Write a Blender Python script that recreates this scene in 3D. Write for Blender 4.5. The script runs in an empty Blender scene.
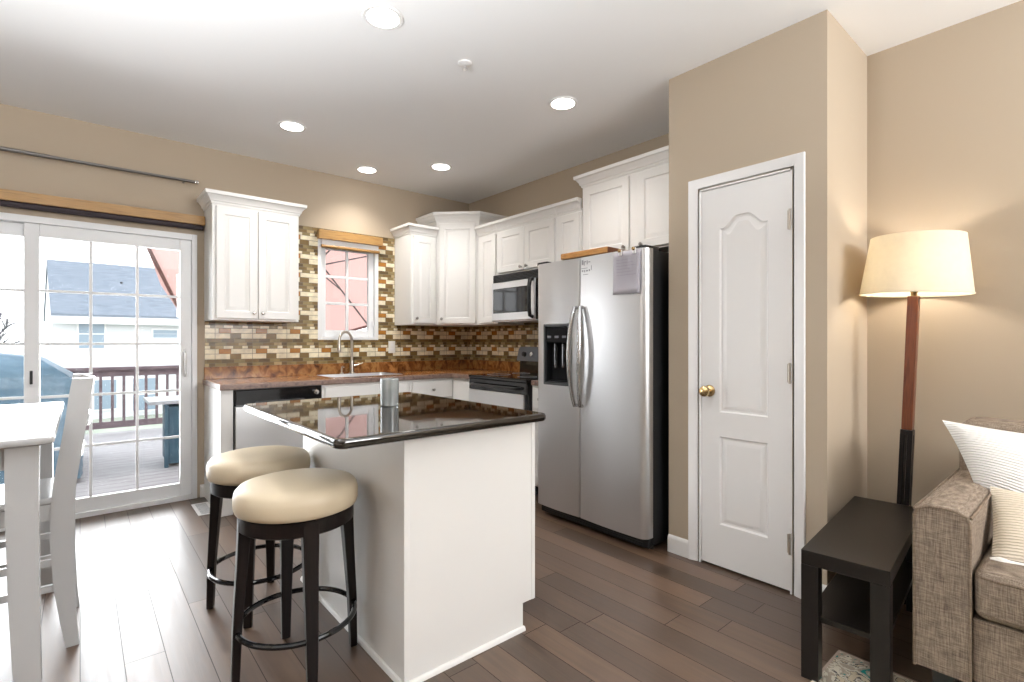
import bpy, bmesh, math, random
from mathutils import Vector, Matrix
random.seed(7)
C = bpy.context.scene.collection
PI = math.pi
# ------------------------------------------------------------------ camera, world, light, exposure
H = 1.215                      # eye height
CEIL = 2.73
YA = 4.58                      # back wall plane
XB = 3.27                      # right wall plane
XP = 2.60                      # pantry front wall plane
YP0, YP1 = 0.835, 1.655        # pantry wall extent
XW = 3.19                      # living-room stretch of the right wall
XL, YR = -2.5, -3.6            # left wall, rear wall
FPX, YAW = 508.0, math.radians(40.37)
cam = bpy.data.cameras.new('camera'); camo = bpy.data.objects.new('camera', cam); C.objects.link(camo)
cam.sensor_width = 36.0; cam.lens = FPX / 1024 * 36.0
camo.location = (0, 0, H); camo.rotation_euler = (PI / 2, 0, -YAW)
cam.clip_start = 0.02; cam.clip_end = 400
bpy.context.scene.camera = camo

w = bpy.data.worlds.new('sky'); bpy.context.scene.world = w; w.use_nodes = True
wn = w.node_tree.nodes; wl = w.node_tree.links
bg = wn['Background']
tc = wn.new('ShaderNodeTexCoord'); sp = wn.new('ShaderNodeSeparateXYZ'); rp = wn.new('ShaderNodeValToRGB')
wl.new(tc.outputs['Generated'], sp.inputs[0]); wl.new(sp.outputs['Z'], rp.inputs[0]); wl.new(rp.outputs[0], bg.inputs['Color'])
rp.color_ramp.elements[0].color = (0.95, 0.975, 1.0, 1); rp.color_ramp.elements[1].color = (0.84, 0.92, 1.0, 1)
bg.inputs['Strength'].default_value = 2.35

def area(name, loc, rot, sx, sy, power, col=(1, 1, 1), portal=False, spread=PI):
    l = bpy.data.lights.new(name, 'AREA'); l.shape = 'RECTANGLE'; l.size = sx; l.size_y = sy; l.energy = power; l.color = col
    l.spread = spread
    o = bpy.data.objects.new(name, l); C.objects.link(o); o.location = loc; o.rotation_euler = rot
    if portal: l.cycles.is_portal = True
    return o
# added fill lights at the windowless walls behind and left of the camera
area('rear_fill', (2.35, YR + 0.12, 2.17), (PI / 2, 0, 0), 1.6, 0.9, 115, (0.96, 0.98, 1.0))
area('dining_fill', (XL + 0.12, 1.3, 1.45), (0, -PI / 2, 0), 1.9, 2.2, 5, (0.94, 0.97, 1.0))
# daylight through the patio door, and added fill lights aimed up at the ceiling
area('door_daylight', (-0.2, YA + 0.135, 1.05), (-PI / 2, 0, 0), 1.7, 1.8, 95, (0.95, 0.98, 1.0))
area('ceiling_fill', (2.0, -1.2, 1.75), (PI, 0, 0), 0.5, 0.5, 40, (0.94, 0.97, 1.0))
area('ceiling_fill', (-0.6, 1.1, 1.75), (PI, 0, 0), 0.5, 0.5, 108, (0.94, 0.97, 1.0))
area('door_portal', (-0.2, YA + 0.16, 1.03), (-PI / 2, 0, 0), 1.75, 1.95, 1, portal=True)
area('window_portal', (1.905, YA + 0.16, 1.65), (-PI / 2, 0, 0), 0.55, 0.85, 1, portal=True)
vs = bpy.context.scene.view_settings
vs.view_transform = 'Standard'; vs.look = 'None'; vs.gamma = 1; vs.use_curve_mapping = False; vs.exposure = 0.40
cy = bpy.context.scene.cycles
cy.max_bounces = 10; cy.diffuse_bounces = 6; cy.glossy_bounces = 5; cy.transparent_max_bounces = 12
cy.sample_clamp_indirect = 6; cy.caustics_reflective = False; cy.caustics_refractive = False

# ------------------------------------------------------------------ helpers
class MB:
    def __init__(s): s.bm = bmesh.new()
    def vs(s, pts): return [s.bm.verts.new(p) for p in pts]
    def face(s, vv):
        try: return s.bm.faces.new(vv)
        except ValueError: return None
    def box(s, x0, x1, y0, y1, z0, z1, bev=0.0, seg=2, M=None):
        P = [(x0, y0, z0), (x1, y0, z0), (x1, y1, z0), (x0, y1, z0), (x0, y0, z1), (x1, y0, z1), (x1, y1, z1), (x0, y1, z1)]
        if M is not None: P = [M @ Vector(p) for p in P]
        v = s.vs(P)
        fs = [s.face([v[i] for i in q]) for q in ((3, 2, 1, 0), (4, 5, 6, 7), (0, 1, 5, 4), (1, 2, 6, 5), (2, 3, 7, 6), (3, 0, 4, 7))]
        if bev > 0:
            ed = list({e for f in fs for e in f.edges})
            bmesh.ops.bevel(s.bm, geom=ed, offset=bev, segments=seg, affect='EDGES', profile=0.5)
        return s
    def hexa(s, bot, top):
        v = s.vs(list(bot) + list(top))
        for q in ((3, 2, 1, 0), (4, 5, 6, 7), (0, 1, 5, 4), (1, 2, 6, 5), (2, 3, 7, 6), (3, 0, 4, 7)): s.face([v[i] for i in q])
        return s
    def loft(s, loops, cap0=True, cap1=True, closed=True):
        L = [s.vs(l) for l in loops]; n = len(L[0])
        for a, b in zip(L, L[1:]):
            for i in range(n if closed else n - 1):
                j = (i + 1) % n; s.face([a[i], a[j], b[j], b[i]])
        if cap0: s.face(L[0][::-1])
        if cap1: s.face(L[-1])
        return s
    def lathe(s, prof, c=(0, 0, 0), n=32, M=None, sx=1, sy=1):
        loops = []
        for r, z in prof:
            l = []
            for i in range(n):
                a = 2 * PI * i / n
                p = Vector((c[0] + max(r, 1e-4) * math.cos(a) * sx, c[1] + max(r, 1e-4) * math.sin(a) * sy, c[2] + z))
                l.append(M @ p if M is not None else p)
            loops.append(l)
        return s.loft(loops)
    def tube(s, pts, r, n=10, closed=False, sq=None):
        pts = [Vector(p) for p in pts]; m = len(pts); loops = []
        rr = r if isinstance(r, (list, tuple)) else [r] * m
        up = None
        for i in range(m):
            if closed: t = pts[(i + 1) % m] - pts[i - 1]
            else: t = pts[min(i + 1, m - 1)] - pts[max(i - 1, 0)]
            t.normalize()
            if up is None: up = Vector((0, 0, 1)) if abs(t.z) < 0.9 else Vector((1, 0, 0))
            up = (up - t * up.dot(t)).normalized(); side = t.cross(up)
            loops.append([pts[i] + (up * math.cos(2 * PI * k / n) + side * math.sin(2 * PI * k / n)) * rr[i] for k in range(n)])
        if closed:
            L = [s.vs(l) for l in loops]
            for a in range(m):
                A, B = L[a], L[(a + 1) % m]
                for i in range(n): s.face([A[i], A[(i + 1) % n], B[(i + 1) % n], B[i]])
            return s
        return s.loft(loops)
    def prism(s, poly, M, d0, d1):     # polygon in (u,v) of frame M, from n=d0 to n=d1
        return s.loft([[M @ Vector((u, v, d0)) for u, v in poly], [M @ Vector((u, v, d1)) for u, v in poly]])
    def sweep(s, path, prof, M=None, closed=False):
        """path: 2D points, profile (out, h) to the right of travel, mitred; (x, y, h) mapped through M"""
        n = len(path); loops = []
        for i in range(n):
            p = Vector(path[i])
            d0 = (p - Vector(path[i - 1])) if (i > 0 or closed) else None
            d1 = (Vector(path[(i + 1) % n]) - p) if (i < n - 1 or closed) else None
            if d0 is None: d0 = d1
            if d1 is None: d1 = d0
            a = Vector((d0.y, -d0.x)).normalized(); b = Vector((d1.y, -d1.x)).normalized()
            mdir = (a + b); mdir.normalize(); k = 1 / max(mdir.dot(a), 0.3)
            l = []
            for o, h in prof:
                q = p + mdir * (o * k); v = Vector((q.x, q.y, h)); l.append(M @ v if M is not None else v)
            loops.append(l)
        if closed:
            L = [s.vs(l) for l in loops]; m = len(prof)
            for a in range(n):
                A, B = L[a], L[(a + 1) % n]
                for i in range(m): s.face([A[i], A[(i + 1) % m], B[(i + 1) % m], B[i]])
            return s
        return s.loft(loops)
    def rings(s, M, u0, u1, v0, v1, steps, back=None):
        """concentric rectangles: steps (inset, n); last one is capped"""
        loops = []
        if back is not None: loops.append([M @ Vector(p) for p in ((u0, v0, back), (u1, v0, back), (u1, v1, back), (u0, v1, back))])
        for ins, nn in steps:
            loops.append([M @ Vector(p) for p in ((u0 + ins, v0 + ins, nn), (u1 - ins, v0 + ins, nn), (u1 - ins, v1 - ins, nn), (u0 + ins, v1 - ins, nn))])
        return s.loft(loops, cap0=back is not None)

def frame(o, u, v):
    u = Vector(u).normalized(); v = Vector(v).normalized(); n = u.cross(v)
    return Matrix(((u.x, v.x, n.x, o[0]), (u.y, v.y, n.y, o[1]), (u.z, v.z, n.z, o[2]), (0, 0, 0, 1)))
OFF = {}
def obj(name, mb, mat, parent=None, smooth=35, label=None, sub=0, recalc=True):
    bm = mb.bm
    if recalc: bmesh.ops.recalc_face_normals(bm, faces=bm.faces[:])
    off = OFF.get(parent.name if parent else None, Vector((0, 0, 0)))
    if off.length: bmesh.ops.translate(bm, verts=bm.verts[:], vec=-off)
    me = bpy.data.meshes.new(name); bm.to_mesh(me); bm.free()
    if smooth:
        for p in me.polygons: p.use_smooth = True
        me.set_sharp_from_angle(angle=math.radians(smooth))
    o = bpy.data.objects.new(name, me); C.objects.link(o)
    if mat: me.materials.append(mat)
    if parent: o.parent = parent; OFF[o.name] = off
    if smooth and smooth < 60:
        wn_ = o.modifiers.new('weighted_normal', 'WEIGHTED_NORMAL'); wn_.keep_sharp = True; wn_.weight = 80
    if sub:
        m = o.modifiers.new('sub', 'SUBSURF'); m.levels = sub; m.render_levels = sub
    if label: o['label'] = label
    return o
def tag(o, label, cat, group=None, kind=None):
    o['label'] = label; o['category'] = cat
    if group: o['group'] = group
    if kind: o['kind'] = kind
    return o
def thing(name, label, cat, loc, rotz=0, group=None, world=True):
    """Empty at the base; with world=True the parts are authored in world coordinates"""
    o = bpy.data.objects.new(name, None); C.objects.link(o); o.empty_display_size = 0.1
    o.location = loc; o.rotation_euler = (0, 0, rotz)
    OFF[o.name] = Vector(loc) if world else Vector((0, 0, 0))
    return tag(o, label, cat, group)
def struct(name, mb, mat, parent=None, label=None, smooth=35):
    o = obj(name, mb, mat, parent, smooth=smooth)
    if not parent: o['kind'] = 'structure'
    if label: o['label'] = label
    return o
def dup(root, loc, rotz, label, group=None):
    r = root.copy(); C.objects.link(r); r.location = loc; r.rotation_euler = (0, 0, rotz); r['label'] = label
    if group: r['group'] = group
    for ch in list(root.children):
        c = ch.copy(); C.objects.link(c); c.parent = r
        for g in list(ch.children):
            d = g.copy(); C.objects.link(d); d.parent = c
    return r

# ------------------------------------------------------------------ materials
def mat(name, col, rough=0.5, metal=0.0, spec=0.5, **k):
    m = bpy.data.materials.new(name); m.use_nodes = True
    b = m.node_tree.nodes['Principled BSDF']
    b.inputs['Base Color'].default_value = (*col, 1); b.inputs['Roughness'].default_value = rough
    b.inputs['Metallic'].default_value = metal; b.inputs['Specular IOR Level'].default_value = spec
    for kk, vv in k.items(): b.inputs[kk.replace('_', ' ')].default_value = vv
    return m
def nodes(m): return m.node_tree.nodes, m.node_tree.links, m.node_tree.nodes['Principled BSDF']
def noise_bump(m, scale=200, strength=0.1, dist=0.002, stretch=None, coord='Object', detail=2):
    n, l, b = nodes(m)
    t = n.new('ShaderNodeTexCoord'); mp = n.new('ShaderNodeMapping'); nz = n.new('ShaderNodeTexNoise'); bp = n.new('ShaderNodeBump')
    l.new(t.outputs[coord], mp.inputs[0]); l.new(mp.outputs[0], nz.inputs['Vector']); l.new(nz.outputs[0], bp.inputs['Height'])
    if stretch: mp.inputs['Scale'].default_value = stretch
    nz.inputs['Scale'].default_value = scale; nz.inputs['Detail'].default_value = detail
    bp.inputs['Strength'].default_value = strength; bp.inputs['Distance'].default_value = dist
    l.new(bp.outputs[0], b.inputs['Normal'])
    return m
def noise_col(m, cols, scale=5, stretch=None, detail=4, pos=None, dist=0.0, coord='Object'):
    n, l, b = nodes(m)
    t = n.new('ShaderNodeTexCoord'); mp = n.new('ShaderNodeMapping'); nz = n.new('ShaderNodeTexNoise'); r = n.new('ShaderNodeValToRGB')
    l.new(t.outputs[coord], mp.inputs[0]); l.new(mp.outputs[0], nz.inputs['Vector']); l.new(nz.outputs[0], r.inputs[0]); l.new(r.outputs[0], b.inputs['Base Color'])
    if stretch: mp.inputs['Scale'].default_value = stretch
    nz.inputs['Scale'].default_value = scale; nz.inputs['Detail'].default_value = detail; nz.inputs['Distortion'].default_value = dist
    e = r.color_ramp.elements
    pos = pos or [0.3 + 0.4 * i / (len(cols) - 1) for i in range(len(cols))]
    e[0].position = pos[0]; e[0].color = (*cols[0], 1); e[1].position = pos[-1]; e[1].color = (*cols[-1], 1)
    for c, p in list(zip(cols, pos))[1:-1]:
        q = e.new(p); q.color = (*c, 1)
    return m
def math_node(n, l, op, a, b=None):
    m = n.new('ShaderNodeMath'); m.operation = op
    for i, x in enumerate((a, b)):
        if x is None: continue
        if isinstance(x, (int, float)): m.inputs[i].default_value = x
        else: l.new(x, m.inputs[i])
    return m.outputs[0]

M_wall = noise_bump(mat('wall_paint', (0.43, 0.355, 0.270), 0.75, spec=0.25), 350, 0.08, 0.001)
M_ceil = noise_bump(mat('ceiling_paint', (0.88, 0.88, 0.88), 0.9, spec=0.1), 300, 0.06, 0.001)
M_white = noise_bump(mat('white_trim_paint', (0.80, 0.79, 0.78), 0.38, spec=0.45), 60, 0.02, 0.001)
M_cab = noise_bump(mat('white_cabinet_paint', (0.80, 0.79, 0.77), 0.35, spec=0.45), 80, 0.015, 0.001)
M_vinyl = mat('white_vinyl', (0.80, 0.81, 0.82), 0.35)
M_gap = mat('dark_gap', (0.05, 0.045, 0.04), 0.8)
M_steel = noise_bump(mat('brushed_stainless', (0.70, 0.70, 0.71), 0.36, 1.0), 900, 0.03, 0.0005, stretch=(1, 1, 0.02))
M_steelh = mat('satin_steel_handle', (0.50, 0.50, 0.51), 0.22, 1.0)
M_chrome = mat('polished_steel', (0.75, 0.75, 0.76), 0.13, 1.0)
M_nickel = mat('brushed_nickel', (0.55, 0.50, 0.44), 0.28, 1.0)
M_brass = mat('aged_brass', (0.55, 0.40, 0.20), 0.25, 1.0)
M_black = mat('black_plastic', (0.012, 0.012, 0.013), 0.35)
M_blackgloss = mat('black_glass', (0.008, 0.008, 0.009), 0.06, spec=0.6)
M_blacktex = noise_bump(mat('black_textured_metal', (0.010, 0.010, 0.011), 0.5), 500, 0.2, 0.001)
M_blackmatte = mat('dark_dispenser_plastic', (0.010, 0.010, 0.011), 0.6, spec=0.1)
M_grey = mat('grey_plastic', (0.16, 0.17, 0.19), 0.35)
M_knob = mat('grey_knob', (0.40, 0.38, 0.36), 0.3, 1.0)
M_honey = noise_col(mat('honey_oak', (0.5, 0.3, 0.1), 0.4), [(0.25, 0.125, 0.035), (0.40, 0.225, 0.072), (0.32, 0.17, 0.05)], 6, (1, 14, 14))
M_bamboo = noise_col(mat('bamboo_board', (0.5, 0.3, 0.1), 0.4), [(0.32, 0.13, 0.035), (0.50, 0.25, 0.075), (0.42, 0.19, 0.05)], 5, (18, 2, 18))
M_espresso = noise_col(mat('espresso_wood', (0.02, 0.012, 0.01), 0.34, spec=0.25), [(0.004, 0.0026, 0.0024), (0.010, 0.006, 0.005)], 8, (12, 12, 1))
M_lack = noise_bump(mat('black_brown_veneer', (0.008, 0.006, 0.005), 0.36, spec=0.3), 60, 0.05, 0.001, stretch=(1, 20, 20))
M_cherry = noise_col(mat('cherry_wood', (0.2, 0.06, 0.02), 0.3), [(0.075, 0.016, 0.007), (0.15, 0.042, 0.014), (0.11, 0.026, 0.010)], 7, (14, 14, 1))
M_vinylseat = noise_bump(mat('cream_leatherette', (0.60, 0.50, 0.355), 0.42, spec=0.4), 160, 0.06, 0.001)
M_satinwhite = mat('white_lacquer', (0.46, 0.46, 0.46), 0.25)
M_rod = mat('dark_steel_rod', (0.20, 0.19, 0.18), 0.3, 1.0)
M_darkblind = mat('dark_roller_fabric', (0.03, 0.02, 0.025), 0.7)
M_paper = mat('lilac_grey_paper', (0.40, 0.38, 0.42), 0.8)
M_ink = mat('grey_ink', (0.30, 0.30, 0.32), 0.8)
M_outlet = mat('ivory_plate', (0.78, 0.77, 0.72), 0.4)

def floor_material():
    m = mat('wood_planks', (0.1, 0.07, 0.05), 0.3, spec=0.5); n, l, b = nodes(m)
    t = n.new('ShaderNodeTexCoord'); s = n.new('ShaderNodeSeparateXYZ'); l.new(t.outputs['Object'], s.inputs[0])
    PW, PL = 0.127, 1.25
    xs = math_node(n, l, 'DIVIDE', s.outputs['X'], PW); col = math_node(n, l, 'FLOOR', xs); fx = math_node(n, l, 'FRACT', xs)
    wn1 = n.new('ShaderNodeTexWhiteNoise'); wn1.noise_dimensions = '1D'; l.new(col, wn1.inputs['W'])
    ys = math_node(n, l, 'ADD', math_node(n, l, 'DIVIDE', s.outputs['Y'], PL), math_node(n, l, 'MULTIPLY', wn1.outputs['Value'], 7.3))
    row = math_node(n, l, 'FLOOR', ys); fy = math_node(n, l, 'FRACT', ys)
    cx = n.new('ShaderNodeCombineXYZ'); l.new(col, cx.inputs[0]); l.new(row, cx.inputs[1])
    wn2 = n.new('ShaderNodeTexWhiteNoise'); wn2.noise_dimensions = '2D'; l.new(cx.outputs[0], wn2.inputs['Vector'])
    # grain, shifted per plank
    sh = n.new('ShaderNodeVectorMath'); sh.operation = 'MULTIPLY_ADD'
    l.new(wn2.outputs['Color'], sh.inputs[0]); sh.inputs[1].default_value = (9, 9, 9); l.new(t.outputs['Object'], sh.inputs[2])
    mp = n.new('ShaderNodeMapping'); l.new(sh.outputs[0], mp.inputs[0]); mp.inputs['Scale'].default_value = (26, 1.6, 1)
    g = n.new('ShaderNodeTexNoise'); l.new(mp.outputs[0], g.inputs['Vector']); g.inputs['Scale'].default_value = 1.6; g.inputs['Detail'].default_value = 5; g.inputs['Distortion'].default_value = 0.6
    val = math_node(n, l, 'ADD', math_node(n, l, 'MULTIPLY', g.outputs[0], 0.55), math_node(n, l, 'MULTIPLY', wn2.outputs['Value'], 0.45))
    r = n.new('ShaderNodeValToRGB'); l.new(val, r.inputs[0])
    e = r.color_ramp.elements; e[0].position = 0.2; e[0].color = (0.046, 0.027, 0.016, 1); e[1].position = 0.85; e[1].color = (0.14, 0.085, 0.052, 1)
    q = e.new(0.5); q.color = (0.078, 0.046, 0.028, 1)
    # seams
    ex = math_node(n, l, 'ABSOLUTE', math_node(n, l, 'SUBTRACT', fx, 0.5)); ey = math_node(n, l, 'ABSOLUTE', math_node(n, l, 'SUBTRACT', fy, 0.5))
    sx = math_node(n, l, 'GREATER_THAN', ex, 0.5 - 0.012); sy = math_node(n, l, 'GREATER_THAN', ey, 0.5 - 0.0012)
    seam = math_node(n, l, 'MAXIMUM', sx, sy)
    mx = n.new('ShaderNodeMix'); mx.data_type = 'RGBA'; l.new(seam, mx.inputs[0]); l.new(r.outputs[0], mx.inputs[6]); mx.inputs[7].default_value = (0.034, 0.022, 0.015, 1)
    l.new(mx.outputs[2], b.inputs['Base Color'])
    hgt = math_node(n, l, 'SUBTRACT', math_node(n, l, 'MULTIPLY', g.outputs[0], 0.5), seam)
    bp = n.new('ShaderNodeBump'); bp.inputs['Strength'].default_value = 0.25; bp.inputs['Distance'].default_value = 0.004; l.new(hgt, bp.inputs['Height']); l.new(bp.outputs[0], b.inputs['Normal'])
    l.new(math_node(n, l, 'MULTIPLY', math_node(n, l, 'SUBTRACT', 1.0, math_node(n, l, 'MULTIPLY', seam, 0.8)), 0.85), b.inputs['Specular IOR Level'])
    rg = math_node(n, l, 'ADD', math_node(n, l, 'MULTIPLY', g.outputs[0], 0.18), 0.30); l.new(rg, b.inputs['Roughness'])
    return m
M_floor = floor_material()

def tile_material(axis):
    m = mat('mosaic_tile_' + axis, (0.5, 0.4, 0.3), 0.22, spec=0.5); n, l, b = nodes(m)
    t = n.new('ShaderNodeTexCoord'); s = n.new('ShaderNodeSeparateXYZ'); l.new(t.outputs['Object'], s.inputs[0])
    u = math_node(n, l, 'DIVIDE', s.outputs['X' if axis == 'x' else 'Y'], 0.27); PH = 0.165
    v = math_node(n, l, 'FRACT', math_node(n, l, 'ADD', math_node(n, l, 'DIVIDE', math_node(n, l, 'SUBTRACT', s.outputs['Z'], 1.012), PH), 20)); fu = math_node(n, l, 'FRACT', u)
    B = [0.027 / PH, 0.056 / PH, 0.100 / PH, 0.140 / PH]      # course edges inside one repeat, bottom up
    r6 = None; gm = None
    for b_ in [0.0] + B + [1.0]:
        g_ = math_node(n, l, 'LESS_THAN', math_node(n, l, 'ABSOLUTE', math_node(n, l, 'SUBTRACT', v, b_)), 0.011)
        gm = g_ if gm is None else math_node(n, l, 'MAXIMUM', gm, g_)
        if b_ in (0.0, 1.0): continue
        q_ = math_node(n, l, 'GREATER_THAN', v, b_); r6 = q_ if r6 is None else math_node(n, l, 'ADD', r6, q_)
    GR = (0.17, 0.13, 0.075); CR = (0.78, 0.70, 0.52); OR = (0.38, 0.16, 0.03); BR = (0.19, 0.12, 0.042); OL = (0.25, 0.185, 0.08); DK = (0.115, 0.075, 0.032); TA = (0.40, 0.30, 0.155)
    rows = [  # list of (start, colour), bottom course first
        [(0.00, OL), (0.30, BR), (0.62, TA), (0.85, DK)],
        [(0.00, BR), (0.18, DK), (0.50, OL), (0.80, BR)],
        [(0.00, CR), (0.40, BR), (0.69, CR)],
        [(0.00, CR), (0.10, OR), (0.42, CR)],
        [(0.00, TA), (0.22, CR), (0.48, OL), (0.72, CR), (0.88, BR)],
    ]
    last = None
    for i, rw in enumerate(rows):
        cr = n.new('ShaderNodeValToRGB'); cr.color_ramp.interpolation = 'CONSTANT'; l.new(fu, cr.inputs[0])
        e = cr.color_ramp.elements; e[0].position = 0; e[0].color = (*GR, 1); e[1].position = 0.008; e[1].color = (*rw[0][1], 1)
        for p, c in rw[1:]:
            a = e.new(p - 0.006); a.color = (*GR, 1); a = e.new(p + 0.004); a.color = (*c, 1)
        if last is None: last = cr.outputs[0]; continue
        mx = n.new('ShaderNodeMix'); mx.data_type = 'RGBA'
        l.new(math_node(n, l, 'COMPARE', r6, float(i)), mx.inputs[0]); mx.inputs[0].links[0].from_node.inputs[2].default_value = 0.4
        l.new(last, mx.inputs[6]); l.new(cr.outputs[0], mx.inputs[7]); last = mx.outputs[2]
    # mottling inside a stone strip
    nz = n.new('ShaderNodeTexNoise'); nz.inputs['Scale'].default_value = 22; nz.inputs['Detail'].default_value = 4; l.new(t.outputs['Object'], nz.inputs['Vector'])
    hv = n.new('ShaderNodeHueSaturation'); l.new(last, hv.inputs['Color']); l.new(math_node(n, l, 'ADD', math_node(n, l, 'MULTIPLY', nz.outputs[0], 0.9), 0.55), hv.inputs['Value'])
    mx = n.new('ShaderNodeMix'); mx.data_type = 'RGBA'; l.new(gm, mx.inputs[0]); l.new(hv.outputs[0], mx.inputs[6]); mx.inputs[7].default_value = (*GR, 1)
    l.new(mx.outputs[2], b.inputs['Base Color'])
    bp = n.new('ShaderNodeBump'); bp.inputs['Strength'].default_value = 0.3; bp.inputs['Distance'].default_value = 0.002; bp.invert = True; l.new(gm, bp.inputs['Height']); l.new(bp.outputs[0], b.inputs['Normal'])
    l.new(math_node(n, l, 'ADD', math_node(n, l, 'MULTIPLY', gm, 0.5), 0.2), b.inputs['Roughness'])
    return m
M_tilex, M_tiley = tile_material('x'), tile_material('y')

M_laminate = noise_col(mat('brown_stone_laminate', (0.3, 0.15, 0.06), 0.2), [(0.07, 0.022, 0.008), (0.25, 0.095, 0.026), (0.40, 0.19, 0.06), (0.16, 0.055, 0.018)], 17, (1, 1, 0.75), 6, [0.30, 0.47, 0.60, 0.74], 0.7)
M_granite = noise_col(mat('black_granite', (0.02, 0.015, 0.012), 0.035, spec=0.75), [(0.006, 0.005, 0.004), (0.014, 0.010, 0.007), (0.04, 0.026, 0.016)], 130, None, 3, [0.35, 0.6, 0.78])

def cloth(name, cols, scale=(430, 430, 430), rough=0.9, bump=0.4):
    m = mat(name, cols[0], rough, spec=0.15); n, l, b = nodes(m)
    t = n.new('ShaderNodeTexCoord'); hs = []
    for st in ((1, 1, 0.06), (0.06, 0.06, 1)):
        mp = n.new('ShaderNodeMapping'); mp.inputs['Scale'].default_value = tuple(a * c for a, c in zip(st, scale)); l.new(t.outputs['Object'], mp.inputs[0])
        nz = n.new('ShaderNodeTexNoise'); nz.inputs['Scale'].default_value = 1; nz.inputs['Detail'].default_value = 3; l.new(mp.outputs[0], nz.inputs['Vector']); hs.append(nz.outputs[0])
    h = math_node(n, l, 'MULTIPLY', math_node(n, l, 'ADD', hs[0], hs[1]), 0.5)
    r = n.new('ShaderNodeValToRGB'); l.new(h, r.inputs[0]); e = r.color_ramp.elements
    e[0].position = 0.38; e[0].color = (*cols[0], 1); e[1].position = 0.62; e[1].color = (*cols[1], 1)
    l.new(r.outputs[0], b.inputs['Base Color'])
    bp = n.new('ShaderNodeBump'); bp.inputs['Strength'].default_value = bump; bp.inputs['Distance'].default_value = 0.002; l.new(h, bp.inputs['Height']); l.new(bp.outputs[0], b.inputs['Normal'])
    return m
M_sofa = cloth('taupe_tweed', [(0.125, 0.095, 0.072), (0.33, 0.265, 0.205)])
M_piping = cloth('taupe_piping', [(0.12, 0.09, 0.065), (0.26, 0.20, 0.15)])
def ribbed(name, col, sc, vec='Generated', axis='Y'):
    m = mat(name, col, 0.9, spec=0.1); n, l, b = nodes(m)
    t = n.new('ShaderNodeTexCoord'); wv = n.new('ShaderNodeTexWave'); wv.bands_direction = axis; wv.inputs['Scale'].default_value = sc; wv.inputs['Distortion'].default_value = 1.2
    wv.inputs['Detail'].default_value = 2; wv.inputs['Detail Scale'].default_value = 2
    l.new(t.outputs[vec], wv.inputs['Vector']); bp = n.new('ShaderNodeBump'); bp.inputs['Strength'].default_value = 0.55; bp.inputs['Distance'].default_value = 0.008
    l.new(wv.outputs[0], bp.inputs['Height']); l.new(bp.outputs[0], b.inputs['Normal'])
    return m
M_pillow = ribbed('white_ribbed_cotton', (0.80, 0.78, 0.76), 9, 'UV')
M_throw = ribbed('cream_ribbed_knit', (0.68, 0.60, 0.49), 9, 'UV')
M_sherpa = noise_bump(mat('white_sherpa', (0.82, 0.80, 0.76), 0.95), 120, 0.8, 0.006)

def glass_material(name, tint=(1, 1, 1), refl=0.06):
    m = bpy.data.materials.new(name); m.use_nodes = True; n = m.node_tree.nodes; l = m.node_tree.links; n.clear()
    o = n.new('ShaderNodeOutputMaterial'); mix = n.new('ShaderNodeMixShader'); tr = n.new('ShaderNodeBsdfTransparent'); gl = n.new('ShaderNodeBsdfGlossy'); fr = n.new('ShaderNodeFresnel')
    fr.inputs[0].default_value = 1.45; tr.inputs[0].default_value = (*tint, 1); gl.inputs['Roughness'].default_value = 0.02
    l.new(fr.outputs[0], mix.inputs[0]); l.new(tr.outputs[0], mix.inputs[1]); l.new(gl.outputs[0], mix.inputs[2]); l.new(mix.outputs[0], o.inputs[0])
    return m
M_glass = glass_material('window_glass')
def translucent(name, col, k=0.6, emit=None):
    m = bpy.data.materials.new(name); m.use_nodes = True; n = m.node_tree.nodes; l = m.node_tree.links; n.clear()
    o = n.new('ShaderNodeOutputMaterial'); mix = n.new('ShaderNodeMixShader'); d = n.new('ShaderNodeBsdfDiffuse'); tr = n.new('ShaderNodeBsdfTranslucent')
    t = n.new('ShaderNodeTexCoord'); nz = n.new('ShaderNodeTexNoise'); nz.inputs['Scale'].default_value = 40; l.new(t.outputs['Object'], nz.inputs['Vector'])
    hv = n.new('ShaderNodeHueSaturation'); hv.inputs['Color'].default_value = (*col, 1); l.new(math_node(n, l, 'ADD', math_node(n, l, 'MULTIPLY', nz.outputs[0], 0.12), 0.94), hv.inputs['Value'])
    l.new(hv.outputs[0], d.inputs[0]); l.new(hv.outputs[0], tr.inputs[0]); mix.inputs[0].default_value = k
    l.new(d.outputs[0], mix.inputs[1]); l.new(tr.outputs[0], mix.inputs[2]); l.new(mix.outputs[0], o.inputs[0])
    return m
M_shade = translucent('linen_shade', (0.86, 0.80, 0.67), 0.40)
M_canopy = translucent('red_canopy_cloth', (0.61, 0.385, 0.345), 0.62)
def emitter(name, col, s):
    m = mat(name, col, 0.5); n, l, b = nodes(m); b.inputs['Emission Color'].default_value = (*col, 1); b.inputs['Emission Strength'].default_value = s; return m
M_lens = emitter('downlight_lens', (1.0, 0.96, 0.90), 14.0)
M_bulb = emitter('lamp_bulb', (1.0, 0.91, 0.79), 72.0)

# ------------------------------------------------------------------ the setting
def plane_box(x0, x1, y0, y1, z0, z1, M=None): return MB().box(x0, x1, y0, y1, z0, z1)
struct('floor', plane_box(XL, XB, YR, YA, -0.05, 0.0), M_floor)
struct('ceiling', plane_box(XL, XB + 0.1, YR, YA, CEIL, CEIL + 0.1), M_ceil)
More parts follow.
